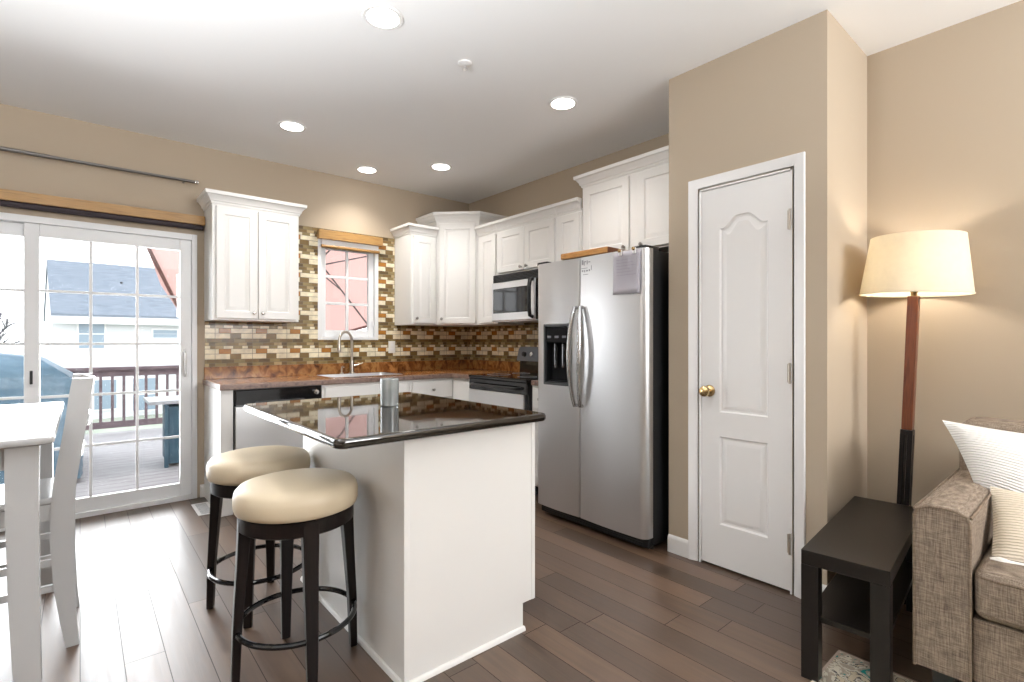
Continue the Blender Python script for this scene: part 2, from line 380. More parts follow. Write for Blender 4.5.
# back wall with the sliding door and the sink window cut out
DX0, DX1, DZ = -1.12, 0.69, 2.035
WX0, WX1, WZ0, WZ1 = 1.615, 2.195, 1.225, 2.13
wb = MB(); T = 0.14
wb.box(XL, DX0, YA, YA + T, 0, CEIL); wb.box(DX0, DX1, YA, YA + T, DZ, CEIL)
wb.box(DX1, WX0, YA, YA + T, 0, CEIL); wb.box(WX0, WX1, YA, YA + T, 0, WZ0); wb.box(WX0, WX1, YA, YA + T, WZ1, CEIL); wb.box(WX1, XB + 0.1, YA, YA + T, 0, CEIL)
struct('wall_back', wb, M_wall)
struct('wall_right', MB().box(XB, XB + 0.1, YP0 + 0.05, YA, 0, CEIL).box(XW, XB + 0.1, YR, YP0 + 0.05, 0, CEIL), M_wall)
struct('wall_left', MB().box(XL - 0.1, XL, YR, YA, 0, CEIL), M_wall)
struct('wall_rear', MB().box(XL, XB, YR - 0.1, YR, 0, CEIL), M_wall)
# pantry closet walls, doorway cut out of the front one
PD0, PD1, PDZ = 0.985, 1.465, 2.045
pw = MB(); pw.box(XP, XP + 0.09, YP0, PD0, 0, CEIL); pw.box(XP, XP + 0.09, PD1, YP1, 0, CEIL); pw.box(XP, XP + 0.09, PD0, PD1, PDZ, CEIL)
struct('wall_pantry', pw, M_wall)
pr = MB(); pr.box(XP + 0.09, XW, YP0, YP0 + 0.09, 0, CEIL); pr.box(XP + 0.09, XB, YP1 - 0.012, YP1, 0, CEIL)
struct('wall_pantry_return', pr, M_wall)
BBP = [(0, 0), (0.013, 0), (0.013, 0.075), (0.010, 0.088), (0.004, 0.095), (0, 0.098)]
def base(name, path): struct(name, MB().sweep(path, BBP), M_white)
base('baseboard_back', [(DX1 + 0.02, YA), (0.738, YA)])
base('baseboard_left', [(XL, YR), (XL, YA)])
base('baseboard_pantry', [(XP, YP1), (XP, 1.522)])
base('baseboard_corner', [(XP, 0.930), (XP, YP0), (XW, YP0)])
base('baseboard_right', [(XW, YP0), (XW, YR)])

# pantry door (door_2): moulded two-panel leaf with arched top panel
FP = frame((XP, PD1, 0), (0, -1, 0), (0, 0, 1))        # u runs towards the camera's right, n towards the room
CW = 0.057
tr = MB(); W_ = PD1 - PD0
CP = [(0.003, 0), (0.008, 0), (0.012, 0.004), (0.030, 0.010), (0.050, 0.016), (0.057, 0.016), (0.059, 0.012), (0.059, 0)]
pts = [(W_, 0.0), (W_, PDZ), (0, PDZ), (0, 0.0)]
# casing swept round the opening: (out, h) = away from opening, proud of the wall
tr.sweep(pts, [(o, h) for o, h in CP], FP)
tr.box(0, 0.004, -0.09, 0, 0, PDZ, M=None) if False else None
jm = MB()
for (a, b_, c, d) in ((0, 0.009, 0, PDZ), (W_ - 0.009, W_, 0, PDZ), (0, W_, PDZ - 0.009, PDZ)):
    jm.prism([(a, c), (b_, c), (b_, d), (a, d)], FP, -0.09, 0.003)
struct('trim_1', tr, M_white)
struct('trim_2', jm, M_white)
dl = MB(); u0, u1, v0, v1 = 0.0105, W_ - 0.0105, 0.012, PDZ - 0.012
def arch(i, k=0):   # outline of upper panel with inset i
    a0, a1, b0, b1 = 0.115 + i, W_ - 0.115 - i, 0.835 + i, 1.815 - i
    P = [(a0, b0), (a1, b0), (a1, b1)]; N = 24
    for q in range(1, N):
        t = q / N; x = a1 + (a0 - a1) * t
        sm = max(0, min(1, (min(t, 1 - t) * 2 - 0.12) / 0.68)); P.append((x, b1 + 0.060 * sm * sm * (3 - 2 * sm)))
    P.append((a0, b1)); return P
def rect(i):
    return [(0.115 + i, 0.235 + i), (W_ - 0.115 - i, 0.235 + i), (W_ - 0.115 - i, 0.705 - i), (0.115 + i, 0.705 - i)]
fn = -0.004
outer = [dl.bm.verts.new(FP @ Vector((u, v, fn))) for u, v in ((u0, v0), (u1, v0), (u1, v1), (u0, v1))]
edges = [dl.bm.edges.new((outer[i], outer[(i + 1) % 4])) for i in range(4)]
for fnc in (arch, rect):
    prev = None
    for ins, nn in ((0, 0), (0.007, -0.009), (0.016, -0.010), (0.036, -0.003), (0.040, -0.002)):
        cur = [dl.bm.verts.new(FP @ Vector((u, v, fn + nn))) for u, v in fnc(ins)]; m_ = len(cur)
        if prev is None:
            edges += [dl.bm.edges.new((cur[i], cur[(i + 1) % m_])) for i in range(m_)]
        else:
            for i in range(m_): dl.face([prev[i], prev[(i + 1) % m_], cur[(i + 1) % m_], cur[i]])
        prev = cur
    dl.face(prev)
bmesh.ops.triangle_fill(dl.bm, use_beauty=True, use_dissolve=False, edges=edges)
back = [dl.bm.verts.new(FP @ Vector((u, v, fn - 0.035))) for u, v in ((u0, v0), (u1, v0), (u1, v1), (u0, v1))]
for i in range(4): dl.face([outer[i], outer[(i + 1) % 4], back[(i + 1) % 4], back[i]])
dl.face(back[::-1])
door2 = struct('door_2', dl, M_white, smooth=25)
kb = MB(); KM = frame((XP, PD1 - 0.058, 0.945), (0, -1, 0), (0, 0, 1))
kb.lathe([(0.0, 0.0), (0.032, 0.0), (0.032, 0.004), (0.026, 0.010), (0.014, 0.014), (0.011, 0.030), (0.016, 0.036), (0.026, 0.044), (0.029, 0.054), (0.027, 0.064), (0.018, 0.070), (0.0, 0.072)], (0, 0, -0.004), 24, KM)
obj('knob', kb, M_brass, door2, label='aged brass knob')
for z in (0.24, 1.06, 1.80):
    hb = MB(); HM = frame((XP, PD0 + 0.010, z), (0, -1, 0), (0, 0, 1))
    hb.prism([(-0.012, -0.045), (0.010, -0.045), (0.010, 0.045), (-0.012, 0.045)], HM, -0.006, 0.001)
    hb.tube([HM @ Vector((0, -0.05, 0.005)), HM @ Vector((0, 0.05, 0.005))], 0.006, 8)
    obj('hinge', hb, M_nickel, door2)

# sliding patio door (door_1)
d1 = bpy.data.objects.new('door_1', None); C.objects.link(d1); d1.location = (DX0, YA, 0); OFF['door_1'] = Vector((DX0, YA, 0)); d1['kind'] = 'structure'
d1['label'] = 'white vinyl sliding patio door with gridded panes'
fr = MB(); Y0, Y1 = YA - 0.012, YA + 0.12
fr.box(DX0, DX0 + 0.035, Y0, Y1, 0, DZ, 0.003); fr.box(DX1 - 0.035, DX1, Y0, Y1, 0, DZ, 0.003); fr.box(DX0 + 0.0352, DX1 - 0.0352, Y0, Y1, DZ - 0.045, DZ, 0.003); fr.box(DX0 + 0.0352, DX1 - 0.0352, Y0, Y1, 0, 0.035, 0.003)
obj('frame', fr, M_vinyl, d1)
def slider(x0, x1, y0, y1, ncol, handle):
    sb = MB(); SW, ZB, ZT = 0.075, 0.035, DZ - 0.045
    sb.box(x0, x0 + SW, y0, y1, ZB, ZT, 0.004); sb.box(x1 - SW, x1, y0, y1, ZB, ZT, 0.004)
    sb.box(x0 + SW + 0.0004, x1 - SW - 0.0004, y0 + 0.001, y1 - 0.001, ZT - 0.085, ZT, 0.004); sb.box(x0 + SW + 0.0004, x1 - SW - 0.0004, y0 + 0.001, y1 - 0.001, ZB, ZB + 0.095, 0.004)
    p = obj('door_panel', sb, M_vinyl, d1)
    gx0, gx1, gz0, gz1 = x0 + SW, x1 - SW, ZB + 0.095, ZT - 0.085
    yc = (y0 + y1) / 2; g = MB()
    for i in range(1, ncol):
        x = gx0 + (gx1 - gx0) * i / ncol; g.box(x - 0.009, x + 0.009, yc - 0.005, yc + 0.005, gz0, gz1, 0.002)
    for j in range(1, 5):
        z = gz0 + (gz1 - gz0) * j / 5; g.box(gx0, gx1, yc - 0.0045, yc + 0.0045, z - 0.009, z + 0.009, 0.002)
    obj('grille', g, M_vinyl, p)
    obj('glass', MB().box(gx0, gx1, yc + 0.008, yc + 0.012, gz0, gz1), M_glass, p, smooth=0)
    if handle:
        hd = MB(); hx = x1 - 0.045
        hd.box(hx - 0.014, hx + 0.014, y0 - 0.006, y0, 0.92, 1.16, 0.003)
        hd.tube([(hx, y0 - 0.004, 0.945), (hx, y0 - 0.035, 0.965), (hx, y0 - 0.042, 1.04), (hx, y0 - 0.035, 1.115), (hx, y0 - 0.004, 1.135)], 0.008, 8)
        obj('handle', hd, M_vinyl, p)
slider(-0.28, DX1 - 0.035, YA + 0.008, YA + 0.045, 3, True)
slider(DX0 + 0.035, -0.205, YA + 0.060, YA + 0.097, 3, False)
lk = MB(); lk.box(-0.252, -0.237, YA + 0.0, YA + 0.008, 0.93, 1.02, 0.003); obj('latch', lk, M_black, d1, label='small black latch')

# sink window (window_1)
wi = MB(); y0 = YA - 0.008
for a in ((WX0, WX0 + 0.035, WZ0, WZ1), (WX1 - 0.035, WX1, WZ0, WZ1), (WX0 + 0.0353, WX1 - 0.0353, WZ1 - 0.035, WZ1), (WX0 + 0.0353, WX1 - 0.0353, WZ0, WZ0 + 0.03)): wi.box(a[0], a[1], y0, YA + 0.12, a[2], a[3], 0.003)
win = struct('window_1', wi, M_vinyl, label='white framed window over the sink')
sa = MB(); ys = YA + 0.03
sx0, sx1, sz0, sz1 = WX0 + 0.035, WX1 - 0.035, WZ0 + 0.03, WZ1 - 0.035
for a in ((sx0, sx0 + 0.05, sz0, sz1), (sx1 - 0.05, sx1, sz0, sz1), (sx0 + 0.0504, sx1 - 0.0504, sz1 - 0.045, sz1), (sx0 + 0.0504, sx1 - 0.0504, sz0, sz0 + 0.06)): sa.box(a[0], a[1], ys, ys + 0.04, a[2], a[3], 0.004)
mx_ = (sx0 + sx1) / 2; sa.box(mx_ - 0.012, mx_ + 0.012, ys + 0.01, ys + 0.03, sz0, sz1, 0.002)
for k in (1, 2):
    z = sz0 + 0.06 + (sz1 - sz0 - 0.105) * k / 3; sa.box(sx0, sx1, ys + 0.011, ys + 0.029, z - 0.012, z + 0.012, 0.002)
obj('sash', sa, M_vinyl, win)
obj('glass', MB().box(sx0 + 0.03, sx1 - 0.03, ys + 0.031, ys + 0.034, sz0 + 0.03, sz1 - 0.03), M_glass, win, smooth=0)
sl = MB(); sl.box(sx1 - 0.02, sx1 + 0.002, ys - 0.012, ys, sz0 + 0.10, sz0 + 0.15, 0.003); obj('latch', sl, M_vinyl, win)

# mosaic backsplash on both walls (wall covering)
CT = 0.915                   # counter height
TZ0, TZ1 = CT + 0.098, 2.225
ty = YA - 0.008
bk = MB(); bk.box(0.742, WX0 - 0.0, ty, YA, TZ0, 1.372); bk.box(1.352, WX0, ty, YA, 1.372, TZ1); bk.box(WX0, WX1, ty, YA, TZ0, WZ0); bk.box(WX0, WX1, ty, YA, WZ1, TZ1)
bk.box(WX1, 2.365, ty, YA, 1.372, TZ1); bk.box(WX1, XB, ty, YA, TZ0, 1.372)
struct('wall_back_tile', bk, M_tilex, smooth=0, label='glass and stone mosaic strip tile around the sink window')
bk2 = MB(); bk2.box(XB - 0.008, XB, 2.63, YA - 0.008, TZ0 - 0.095, 1.40)
struct('wall_right_tile', bk2, M_tiley, smooth=0, label='mosaic strip tile behind the stove')

# ------------------------------------------------------------------ outdoors (setting)
M_deck = noise_col(mat('weathered_deck', (0.4, 0.38, 0.37), 0.7), [(0.30, 0.28, 0.28), (0.46, 0.44, 0.44)], 3, (1.5, 25, 1))
def deck_boards(m):
    n, l, b = nodes(m); src = b.inputs['Base Color'].links[0].from_socket
    t = n.new('ShaderNodeTexCoord'); s = n.new('ShaderNodeSeparateXYZ'); l.new(t.outputs['Object'], s.inputs[0])
    f = math_node(n, l, 'FRACT', math_node(n, l, 'DIVIDE', s.outputs['Y'], 0.145)); k = math_node(n, l, 'GREATER_THAN', f, 0.94)
    mx = n.new('ShaderNodeMix'); mx.data_type = 'RGBA'; l.new(k, mx.inputs[0]); l.new(src, mx.inputs[6]); mx.inputs[7].default_value = (0.09, 0.08, 0.08, 1); l.new(mx.outputs[2], b.inputs['Base Color'])
deck_boards(M_deck)
struct('deck_floor', MB().box(-5, 6, YA + T, 9.35, -0.2, -0.1), M_deck, label='weathered grey deck outside the patio door')
M_lawn = noise_col(mat('pale_lawn', (0.3, 0.35, 0.25), 0.9), [(0.30, 0.33, 0.26), (0.42, 0.44, 0.36)], 0.6)
struct('ground', MB().box(-60, 80, 9.6, 90, -3.0, -2.8), M_lawn)
struct('wall_outside', MB().box(XL - 3, DX0 - 0.02, YA + T, YA + T + 0.03, -0.2, 3.2), mat('white_siding', (0.75, 0.76, 0.78), 0.6)) if False else None

# ------------------------------------------------------------------ kitchen cabinets
CROWN = [(0, 0), (0.008, 0), (0.011, 0.016), (0.018, 0.018), (0.022, 0.034), (0.038, 0.056), (0.042, 0.060), (0.050, 0.062), (0.052, 0.086), (0, 0.086)]
def door_mb(M, a0, a1, b0, b1, th=0.019, fw=0.055):
    return MB().rings(M, a0, a1, b0, b1, [(0, th - 0.003), (0.003, th), (fw, th), (fw + 0.006, th - 0.007), (fw + 0.012, th - 0.008), (fw + 0.030, th - 0.002), (fw + 0.034, th - 0.0015)], back=0.001)
def drawer_mb(M, a0, a1, b0, b1, th=0.019):
    return MB().rings(M, a0, a1, b0, b1, [(0, th - 0.006), (0.006, th), (0.012, th)], back=0.001)
def knob_mb(M, u, v, th=0.019):
    KM = M @ Matrix.Translation((u, v, th)); return MB().lathe([(0.0, 0), (0.008, 0), (0.006, 0.010), (0.012, 0.016), (0.014, 0.021), (0.010, 0.026), (0.0, 0.027)], (0, 0, 0), 14, KM)
def cabinet(name, label, M, wd, h, dep, doors=(), drawers=(), crown=None, group='white kitchen wall cabinets', toe=False, cat='cabinet', hollow=None):
    o = M @ Vector((wd / 2, 0, -dep / 2)); t = thing(name, label, cat, (o.x, o.y, o.z), 0, group)
    b = MB(); z0 = 0.0
    if toe:
        b.prism([(0, 0.105), (wd, 0.105), (wd, h), (0, h)], M, -dep, 0); b.prism([(0, 0.0), (wd, 0.0), (wd, 0.105), (0, 0.105)], M, -dep, -0.07)
    else:
        b.prism([(0, 0), (wd, 0), (wd, h), (0, h)], M, -dep, 0)
    if hollow:
        b = MB(); b.prism([(0, 0.105), (wd, 0.105), (wd, hollow), (0, hollow)], M, -dep, 0); b.prism([(0, 0.0), (wd, 0.0), (wd, 0.105), (0, 0.105)], M, -dep, -0.07)
        b.prism([(0, hollow), (wd, hollow), (wd, h), (0, h)], M, -0.018, 0)
    obj('carcass', b, M_cab, t)
    for a0, a1, b0, b1, ku, kv in doors:
        d = obj('door', door_mb(M, a0, a1, b0, b1), M_cab, t)
        if ku is not None: obj('knob', knob_mb(M, ku, kv), M_knob, d)
    for a0, a1, b0, b1, ku in drawers:
        d = obj('drawer', drawer_mb(M, a0, a1, b0, b1), M_cab, t)
        if ku is not None: obj('knob', knob_mb(M, ku, (b0 + b1) / 2), M_knob, d)
    if crown:
        # path in (u, n); M maps (u, v, n) so swap
        S = M @ Matrix(((1, 0, 0, 0), (0, 0, 1, h - 0.012), (0, 1, 0, 0), (0, 0, 0, 1)))
        obj('cornice', MB().sweep(crown, [(-o_, h_) for o_, h_ in CROWN], S), M_cab, t)
    return t
def FA(x, y, z): return frame((x, y, z), (1, 0, 0), (0, 0, 1))       # faces the room from the back wall
def FB(x, y, z): return frame((x, y, z), (0, -1, 0), (0, 0, 1))      # faces the room from the right wall
G = 0.003; UB = 1.37; UH = 0.87
yf = YA - 0.32
cabinet('wall_cabinet', 'white two-door wall cabinet between the patio door and the sink window', FA(0.738, yf, UB), 0.612, UH, 0.317,
        doors=[(0.022, 0.303, 0.014, UH - 0.03, 0.275, 0.06), (0.309, 0.590, 0.014, UH - 0.03, 0.337, 0.06)], crown=[(0, -0.317), (0, 0), (0.612, 0), (0.612, -0.317)])
cabinet('wall_cabinet', 'narrow white one-door wall cabinet just right of the sink window', FA(2.37, yf, UB), 0.278, UH, 0.317,
        doors=[(0.022, 0.262, 0.014, UH - 0.03, 0.05, 0.06)], crown=[(0, -0.317), (0, 0), (0.278, 0)])
# diagonal corner cabinet
cx0, cy0 = 2.655, 3.965
CH = 1.02
dg = frame((cx0, yf + 0.005, UB), (1, -1, 0), (0, 0, 1)); dw = math.hypot(XB - 0.32 - cx0, yf + 0.005 - cy0)
ct = thing('corner_wall_cabinet', 'tall white diagonal wall cabinet in the kitchen corner', 'cabinet', (2.97, 4.28, UB), 0, 'white kitchen wall cabinets')
poly = [(cx0, YA - 0.003), (cx0, yf + 0.005), (XB - 0.32, cy0), (XB - 0.003, cy0), (XB - 0.003, YA - 0.003)]
obj('carcass', MB().loft([[(x, y, UB) for x, y in poly], [(x, y, UB + CH) for x, y in poly]]), M_cab, ct)
dd = obj('door', door_mb(dg, 0.030, dw - 0.030, 0.014, CH - 0.03), M_cab, ct); obj('knob', knob_mb(dg, 0.06, 0.06), M_knob, dd)
obj('cornice', MB().sweep([(x, y) for x, y in poly[:4]], [(o_, UB + CH - 0.012 + h_) for o_, h_ in CROWN]), M_cab, ct)
xf = XB - 0.33
cabinet('wall_cabinet', 'slim white wall cabinet between the corner cabinet and the microwave', FB(xf, 3.962, UB), 0.302, UH, 0.327,
        doors=[(0.045, 0.285, 0.014, UH - 0.03, None, 0)], crown=[(0, 0), (0.302, 0)])
MZ = 1.822
cabinet('wall_cabinet', 'short white two-door wall cabinet above the microwave', FB(xf, 3.658, MZ), 0.764, UB + UH - MZ, 0.327,
        doors=[(0.018, 0.379, 0.014, UB + UH - MZ - 0.03, 0.345, 0.04), (0.385, 0.746, 0.014, UB + UH - MZ - 0.03, 0.42, 0.04)], crown=[(0, 0), (0.764, 0)])
cabinet('wall_cabinet', 'narrow white wall cabinet between the microwave cabinet and the refrigerator cabinet', FB(xf, 2.892, UB), 0.262, UH, 0.327,
        doors=[(0.014, 0.250, 0.014, UH - 0.03, None, 0)], crown=[(0, 0), (0.262, 0)])
FZ, FH = 1.835, 0.565
cabinet('wall_cabinet', 'raised white two-door wall cabinet above the refrigerator', FB(xf - 0.005, 2.615, FZ), 0.955, FH, 0.332,
        doors=[(0.025, 0.44, 0.014, FH - 0.03, 0.405, 0.04), (0.515, 0.93, 0.014, FH - 0.03, 0.55, 0.04)], crown=[(0, -0.332), (0, 0), (0.955, 0)])
# base units on the back wall
BF = YA - 0.61; BH = CT - 0.040
gB = 'white kitchen base cabinets'
ep = thing('end_panel', 'white end panel closing the base units beside the patio door', 'cabinet panel', (0.776, 4.27, 0), 0)
obj('panel', MB().box(0.738, 0.815, BF, YA - 0.003, 0, BH, 0.002), M_cab, ep)
e2 = obj('edge_strip', MB().box(0.736, 0.744, BF - 0.006, BF + 0.03, 0, BH, 0.002), M_cab, ep)
cabinet('base_cabinet', 'white base cabinet under the sink', FA(1.432, BF, 0), 0.765, BH, 0.607, toe=True, hollow=0.70, group=gB,
        doors=[(0.02, 0.379, 0.13, 0.68, 0.345, 0.62), (0.385, 0.745, 0.13, 0.68, 0.42, 0.62)], drawers=[(0.02, 0.745, 0.70, BH - 0.02, None)])
cabinet('base_cabinet', 'white base cabinet with a knobbed drawer between sink and corner', FA(2.199, BF, 0), 0.455, BH, 0.607, toe=True, group=gB,
        doors=[(0.02, 0.435, 0.13, 0.68, 0.05, 0.62)], drawers=[(0.02, 0.435, 0.70, BH - 0.02, 0.227)])
cabinet('base_cabinet', 'white corner base cabinet left of the stove', FB(2.657, BF - 0.002, 0), 0.318, BH, 0.61, toe=True, group=gB,
        drawers=[(0.012, 0.306, 0.13, BH - 0.02, None)])
cabinet('base_cabinet', 'slim white base cabinet between the stove and the refrigerator', FB(2.657, 2.882, 0), 0.225, BH, 0.61, toe=True, group=gB,
        doors=[(0.018, 0.207, 0.13, 0.68, 0.05, 0.62)], drawers=[(0.018, 0.207, 0.70, BH - 0.02, 0.112)])

# worktop: L shape with upstand and rounded front
wt = thing('worktop', 'brown stone-look L-shaped worktop running from the patio door to the stove', 'countertop', (2.0, 4.2, CT - 0.04))
FE = BF - 0.025; RX = 2.632
SX0, SX1, SY0, SY1 = 1.53, 2.22, YA - 0.545, YA - 0.075     # sink cut-out
slab = MB()
def slab_box(x0, x1, y0, y1): slab.box(x0, x1, y0, y1, CT - 0.039, CT)
slab_box(0.735, SX0, FE, YA - 0.004); slab_box(SX0, SX1, FE, SY0); slab_box(SX0, SX1, SY1, YA - 0.004); slab_box(SX1, XB - 0.004, FE, YA - 0.004); slab_box(RX, XB - 0.004, 3.648, FE)
obj('slab', slab, M_laminate, wt, smooth=0)
M_lamedge = noise_col(mat('laminate_edge', (0.16, 0.10, 0.08), 0.3), [(0.10, 0.065, 0.055), (0.24, 0.16, 0.13), (0.15, 0.10, 0.08)], 30, None, 5)
ed = MB().sweep([(0.735, YA - 0.004), (0.735, FE), (RX, FE), (RX, 3.648)], [(0, CT - 0.040), (0.004, CT - 0.040), (0.008, CT - 0.036), (0.008, CT - 0.006), (0.005, CT - 0.0008), (0, CT + 0.0005)])
obj('front_edge', ed, M_lamedge, wt)
us = MB(); us.box(0.735, XB - 0.006, YA - 0.022, YA - 0.0085, CT, CT + 0.097, 0.003); us.box(XB - 0.022, XB - 0.0085, 3.648, YA - 0.022, CT, CT + 0.097, 0.003)
obj('upstand', us, M_laminate, wt)
w2 = thing('worktop', 'short piece of brown worktop between the stove and the refrigerator', 'countertop', (2.94, 2.77, CT - 0.04))
obj('slab', MB().box(RX, XB - 0.004, 2.655, 2.872, CT - 0.039, CT, 0.003), M_lamedge, w2)
obj('upstand', MB().box(XB - 0.022, XB - 0.0085, 2.655, 2.872, CT, CT + 0.097, 0.003), M_laminate, w2)

# sink and tap
sk = thing('sink', 'stainless steel drop-in kitchen sink under the window', 'sink', (1.875, 4.27, CT - 0.2))
rim = MB(); ZR = CT + 0.004
def rr(x0, x1, y0, y1, r, z, n=6):
    P = []
    for cxx, cyy, a in ((x1 - r, y1 - r, 0), (x0 + r, y1 - r, 90), (x0 + r, y0 + r, 180), (x1 - r, y0 + r, 270)):
        for k in range(n + 1):
            q = math.radians(a + 90 * k / n); P.append((cxx + r * math.cos(q), cyy + r * math.sin(q), z))
    return P
rim.loft([rr(SX0 - 0.02, SX1 + 0.02, SY0 - 0.02, SY1 + 0.05, 0.04, CT + 0.0005), rr(SX0 - 0.02, SX1 + 0.02, SY0 - 0.02, SY1 + 0.05, 0.04, ZR), rr(SX0 + 0.02, SX1 - 0.02, SY0 + 0.02, SY1 - 0.045, 0.05, ZR + 0.001)], cap0=False, cap1=False)
obj('rim', rim, M_chrome, sk, recalc=False)
bs = MB(); bs.loft([rr(SX0 + 0.02, SX1 - 0.02, SY0 + 0.02, SY1 - 0.045, 0.05, ZR), rr(SX0 + 0.025, SX1 - 0.025, SY0 + 0.025, SY1 - 0.05, 0.055, CT - 0.15), rr(SX0 + 0.07, SX1 - 0.07, SY0 + 0.07, SY1 - 0.09, 0.05, CT - 0.18)], cap0=False)
obj('bowl', bs, M_steel, sk, recalc=False)
fx, fy = 1.90, SY1 + 0.0
fc = thing('faucet', 'brushed nickel pull-down tap with a high curved spout behind the sink', 'tap', (fx, fy, CT + 0.005))
obj('base', MB().lathe([(0, 0), (0.028, 0), (0.028, 0.006), (0.020, 0.012), (0.018, 0.10), (0.016, 0.115), (0.0, 0.116)], (fx, fy, CT + 0.005), 20), M_nickel, fc)
P = [(fx, fy, CT + 0.11), (fx, fy, CT + 0.30)]
sdx, sdy = -0.93, -0.36
for k in range(1, 10):
    a = PI * k / 9; o_ = 0.075 * (1 - math.cos(a)); P.append((fx + sdx * o_, fy + sdy * o_, CT + 0.30 + 0.075 * math.sin(a) * 1.1))
P += [(fx + sdx * 0.15, fy + sdy * 0.15, CT + 0.28)]
obj('spout', MB().tube(P, 0.012, 12), M_nickel, fc)
hx, hy = fx + sdx * 0.15, fy + sdy * 0.15
obj('spray_head', MB().lathe([(0, 0), (0.015, 0), (0.018, 0.02), (0.015, 0.07), (0.012, 0.085), (0, 0.085)], (hx, hy, CT + 0.20), 16), M_nickel, fc)
obj('lever', MB().tube([(fx + 0.018, fy, CT + 0.075), (fx + 0.05, fy - 0.003, CT + 0.080), (fx + 0.105, fy - 0.006, CT + 0.098)], [0.009, 0.007, 0.005], 10), M_nickel, fc)
sdp = thing('soap_dispenser', 'slim metal soap pump standing left of the kitchen tap', 'soap dispenser', (1.805, fy, CT + 0.005))
obj('stem', MB().lathe([(0, 0), (0.016, 0), (0.016, 0.006), (0.007, 0.010), (0.006, 0.06), (0, 0.061)], (1.805, fy, CT + 0.005), 14), M_nickel, sdp)
obj('nozzle', MB().tube([(1.805, fy, CT + 0.062), (1.803, fy - 0.02, CT + 0.070), (1.797, fy - 0.07, CT + 0.066)], 0.005, 8), M_nickel, sdp)

# dishwasher
dwm = thing('dishwasher', 'stainless dishwasher with black control strip at the left end of the counter', 'dishwasher', (1.123, 4.27, 0))
DM = FA(0.818, BF, 0); DWW = 0.611
obj('body', MB().prism([(0, 0.10), (DWW, 0.10), (DWW, BH - 0.002), (0, BH - 0.002)], DM, -0.58, 0.0).prism([(0, 0), (DWW, 0), (DWW, 0.10), (0, 0.10)], DM, -0.58, -0.06), M_black, dwm)
obj('door', MB().rings(DM, 0.006, DWW - 0.006, 0.115, 0.755, [(0, 0.020), (0.004, 0.024), (0.008, 0.024)], back=0.001), M_steel, dwm)
cp = obj('control_panel', MB().rings(DM, 0.006, DWW - 0.006, 0.760, BH - 0.006, [(0, 0.022), (0.006, 0.028), (0.010, 0.028)], back=0.001), M_blackgloss, dwm)
obj('knob', MB().lathe([(0, 0), (0.020, 0), (0.018, 0.014), (0, 0.015)], (0, 0, 0), 20, DM @ Matrix.Translation((DWW - 0.05, 0.825, 0.028))), M_chrome, cp)
obj('handle', MB().prism([(0.12, 0.764), (DWW - 0.12, 0.764), (DWW - 0.14, 0.785), (0.14, 0.785)], DM, 0.028, 0.034), M_black, cp)

# range
rg = thing('stove', 'black and stainless electric stove with raised rear control panel', 'stove', (2.93, 3.26, 0))
RM = FB(2.625, 3.643, 0); RW = 0.757; RD = 0.635
obj('body', MB().prism([(0, 0.02), (RW, 0.02), (RW, 0.895), (0, 0.895)], RM, -RD, 0.0), M_black, rg)
ck = MB(); ck.box(0, RW, 0.895, 0.922, -RD, 0.030, 0.006, M=RM); obj('cooktop', ck, M_blackgloss, rg)
for (u, n_, r) in ((0.19, -0.16, 0.10), (0.56, -0.16, 0.08), (0.19, -0.42, 0.08), (0.56, -0.42, 0.10)):
    bm_ = MB(); Pp = RM @ Vector((u, 0.9225, n_)); bm_.tube([(Pp.x + r * math.cos(a), Pp.y + r * math.sin(a), Pp.z) for a in [2 * PI * k / 32 for k in range(32)]], 0.0012, 6, closed=True)
    obj('burner_ring', bm_, M_grey, rg)
obj('trim_panel', MB().rings(RM, 0.004, RW - 0.004, 0.800, 0.893, [(0, 0.022), (0.004, 0.026), (0.01, 0.026)], back=0.0), M_blackgloss, rg)
od = obj('oven_door', MB().rings(RM, 0.004, RW - 0.030, 0.22, 0.796, [(0, 0.026), (0.006, 0.032), (0.012, 0.032)], back=0.0), M_steel, rg)
obj('oven_window', MB().rings(RM, 0.13, RW - 0.16, 0.36, 0.62, [(0, 0.0325), (0.004, 0.034), (0.01, 0.034)], back=0.032), M_blackgloss, od)
hb = MB(); hb.tube([RM @ Vector((u, 0.845, nn)) for u, nn in ((0.07, 0.026), (0.08, 0.06), (0.12, 0.068), (RW - 0.12, 0.068), (RW - 0.08, 0.06), (RW - 0.07, 0.026))], 0.012, 10); obj('oven_handle', hb, M_black, rg)
obj('storage_drawer', MB().rings(RM, 0.004, RW - 0.004, 0.05, 0.21, [(0, 0.024), (0.006, 0.03), (0.012, 0.03)], back=0.0), M_steel, rg)
bgp = MB(); PR = [(-RD, 0.92), (-RD + 0.075, 0.92), (-RD + 0.085, 1.02), (-RD + 0.10, 1.03), (-RD + 0.075, 1.135), (-RD + 0.055, 1.16), (-RD, 1.16)]
def guard(pr, ua, ub): return MB().loft([[RM @ Vector((u, v, n_)) for n_, v in pr] for u in (ua, ub)])
bgo = obj('backguard', guard([(-RD, 0.92), (-RD + 0.078, 0.92), (-RD + 0.070, 1.03), (-RD, 1.03)], 0.01, RW - 0.01), M_blackgloss, rg)
cpn = obj('control_panel', guard([(-RD, 1.03), (-RD + 0.10, 1.028), (-RD + 0.104, 1.036), (-RD + 0.078, 1.14), (-RD + 0.055, 1.16), (-RD, 1.16)], 0.0, RW), M_grey, rg)
for u in (0.10, 0.21, 0.55, 0.66):
    KM = RM @ Matrix.Translation((u, 1.09, -RD + 0.0905)) @ Matrix.Rotation(-0.245, 4, 'X')
    obj('dial', MB().lathe([(0, 0), (0.024, 0), (0.021, 0.022), (0, 0.024)], (0, 0, 0), 18, KM), M_black if u != 0.21 else M_chrome, cpn)

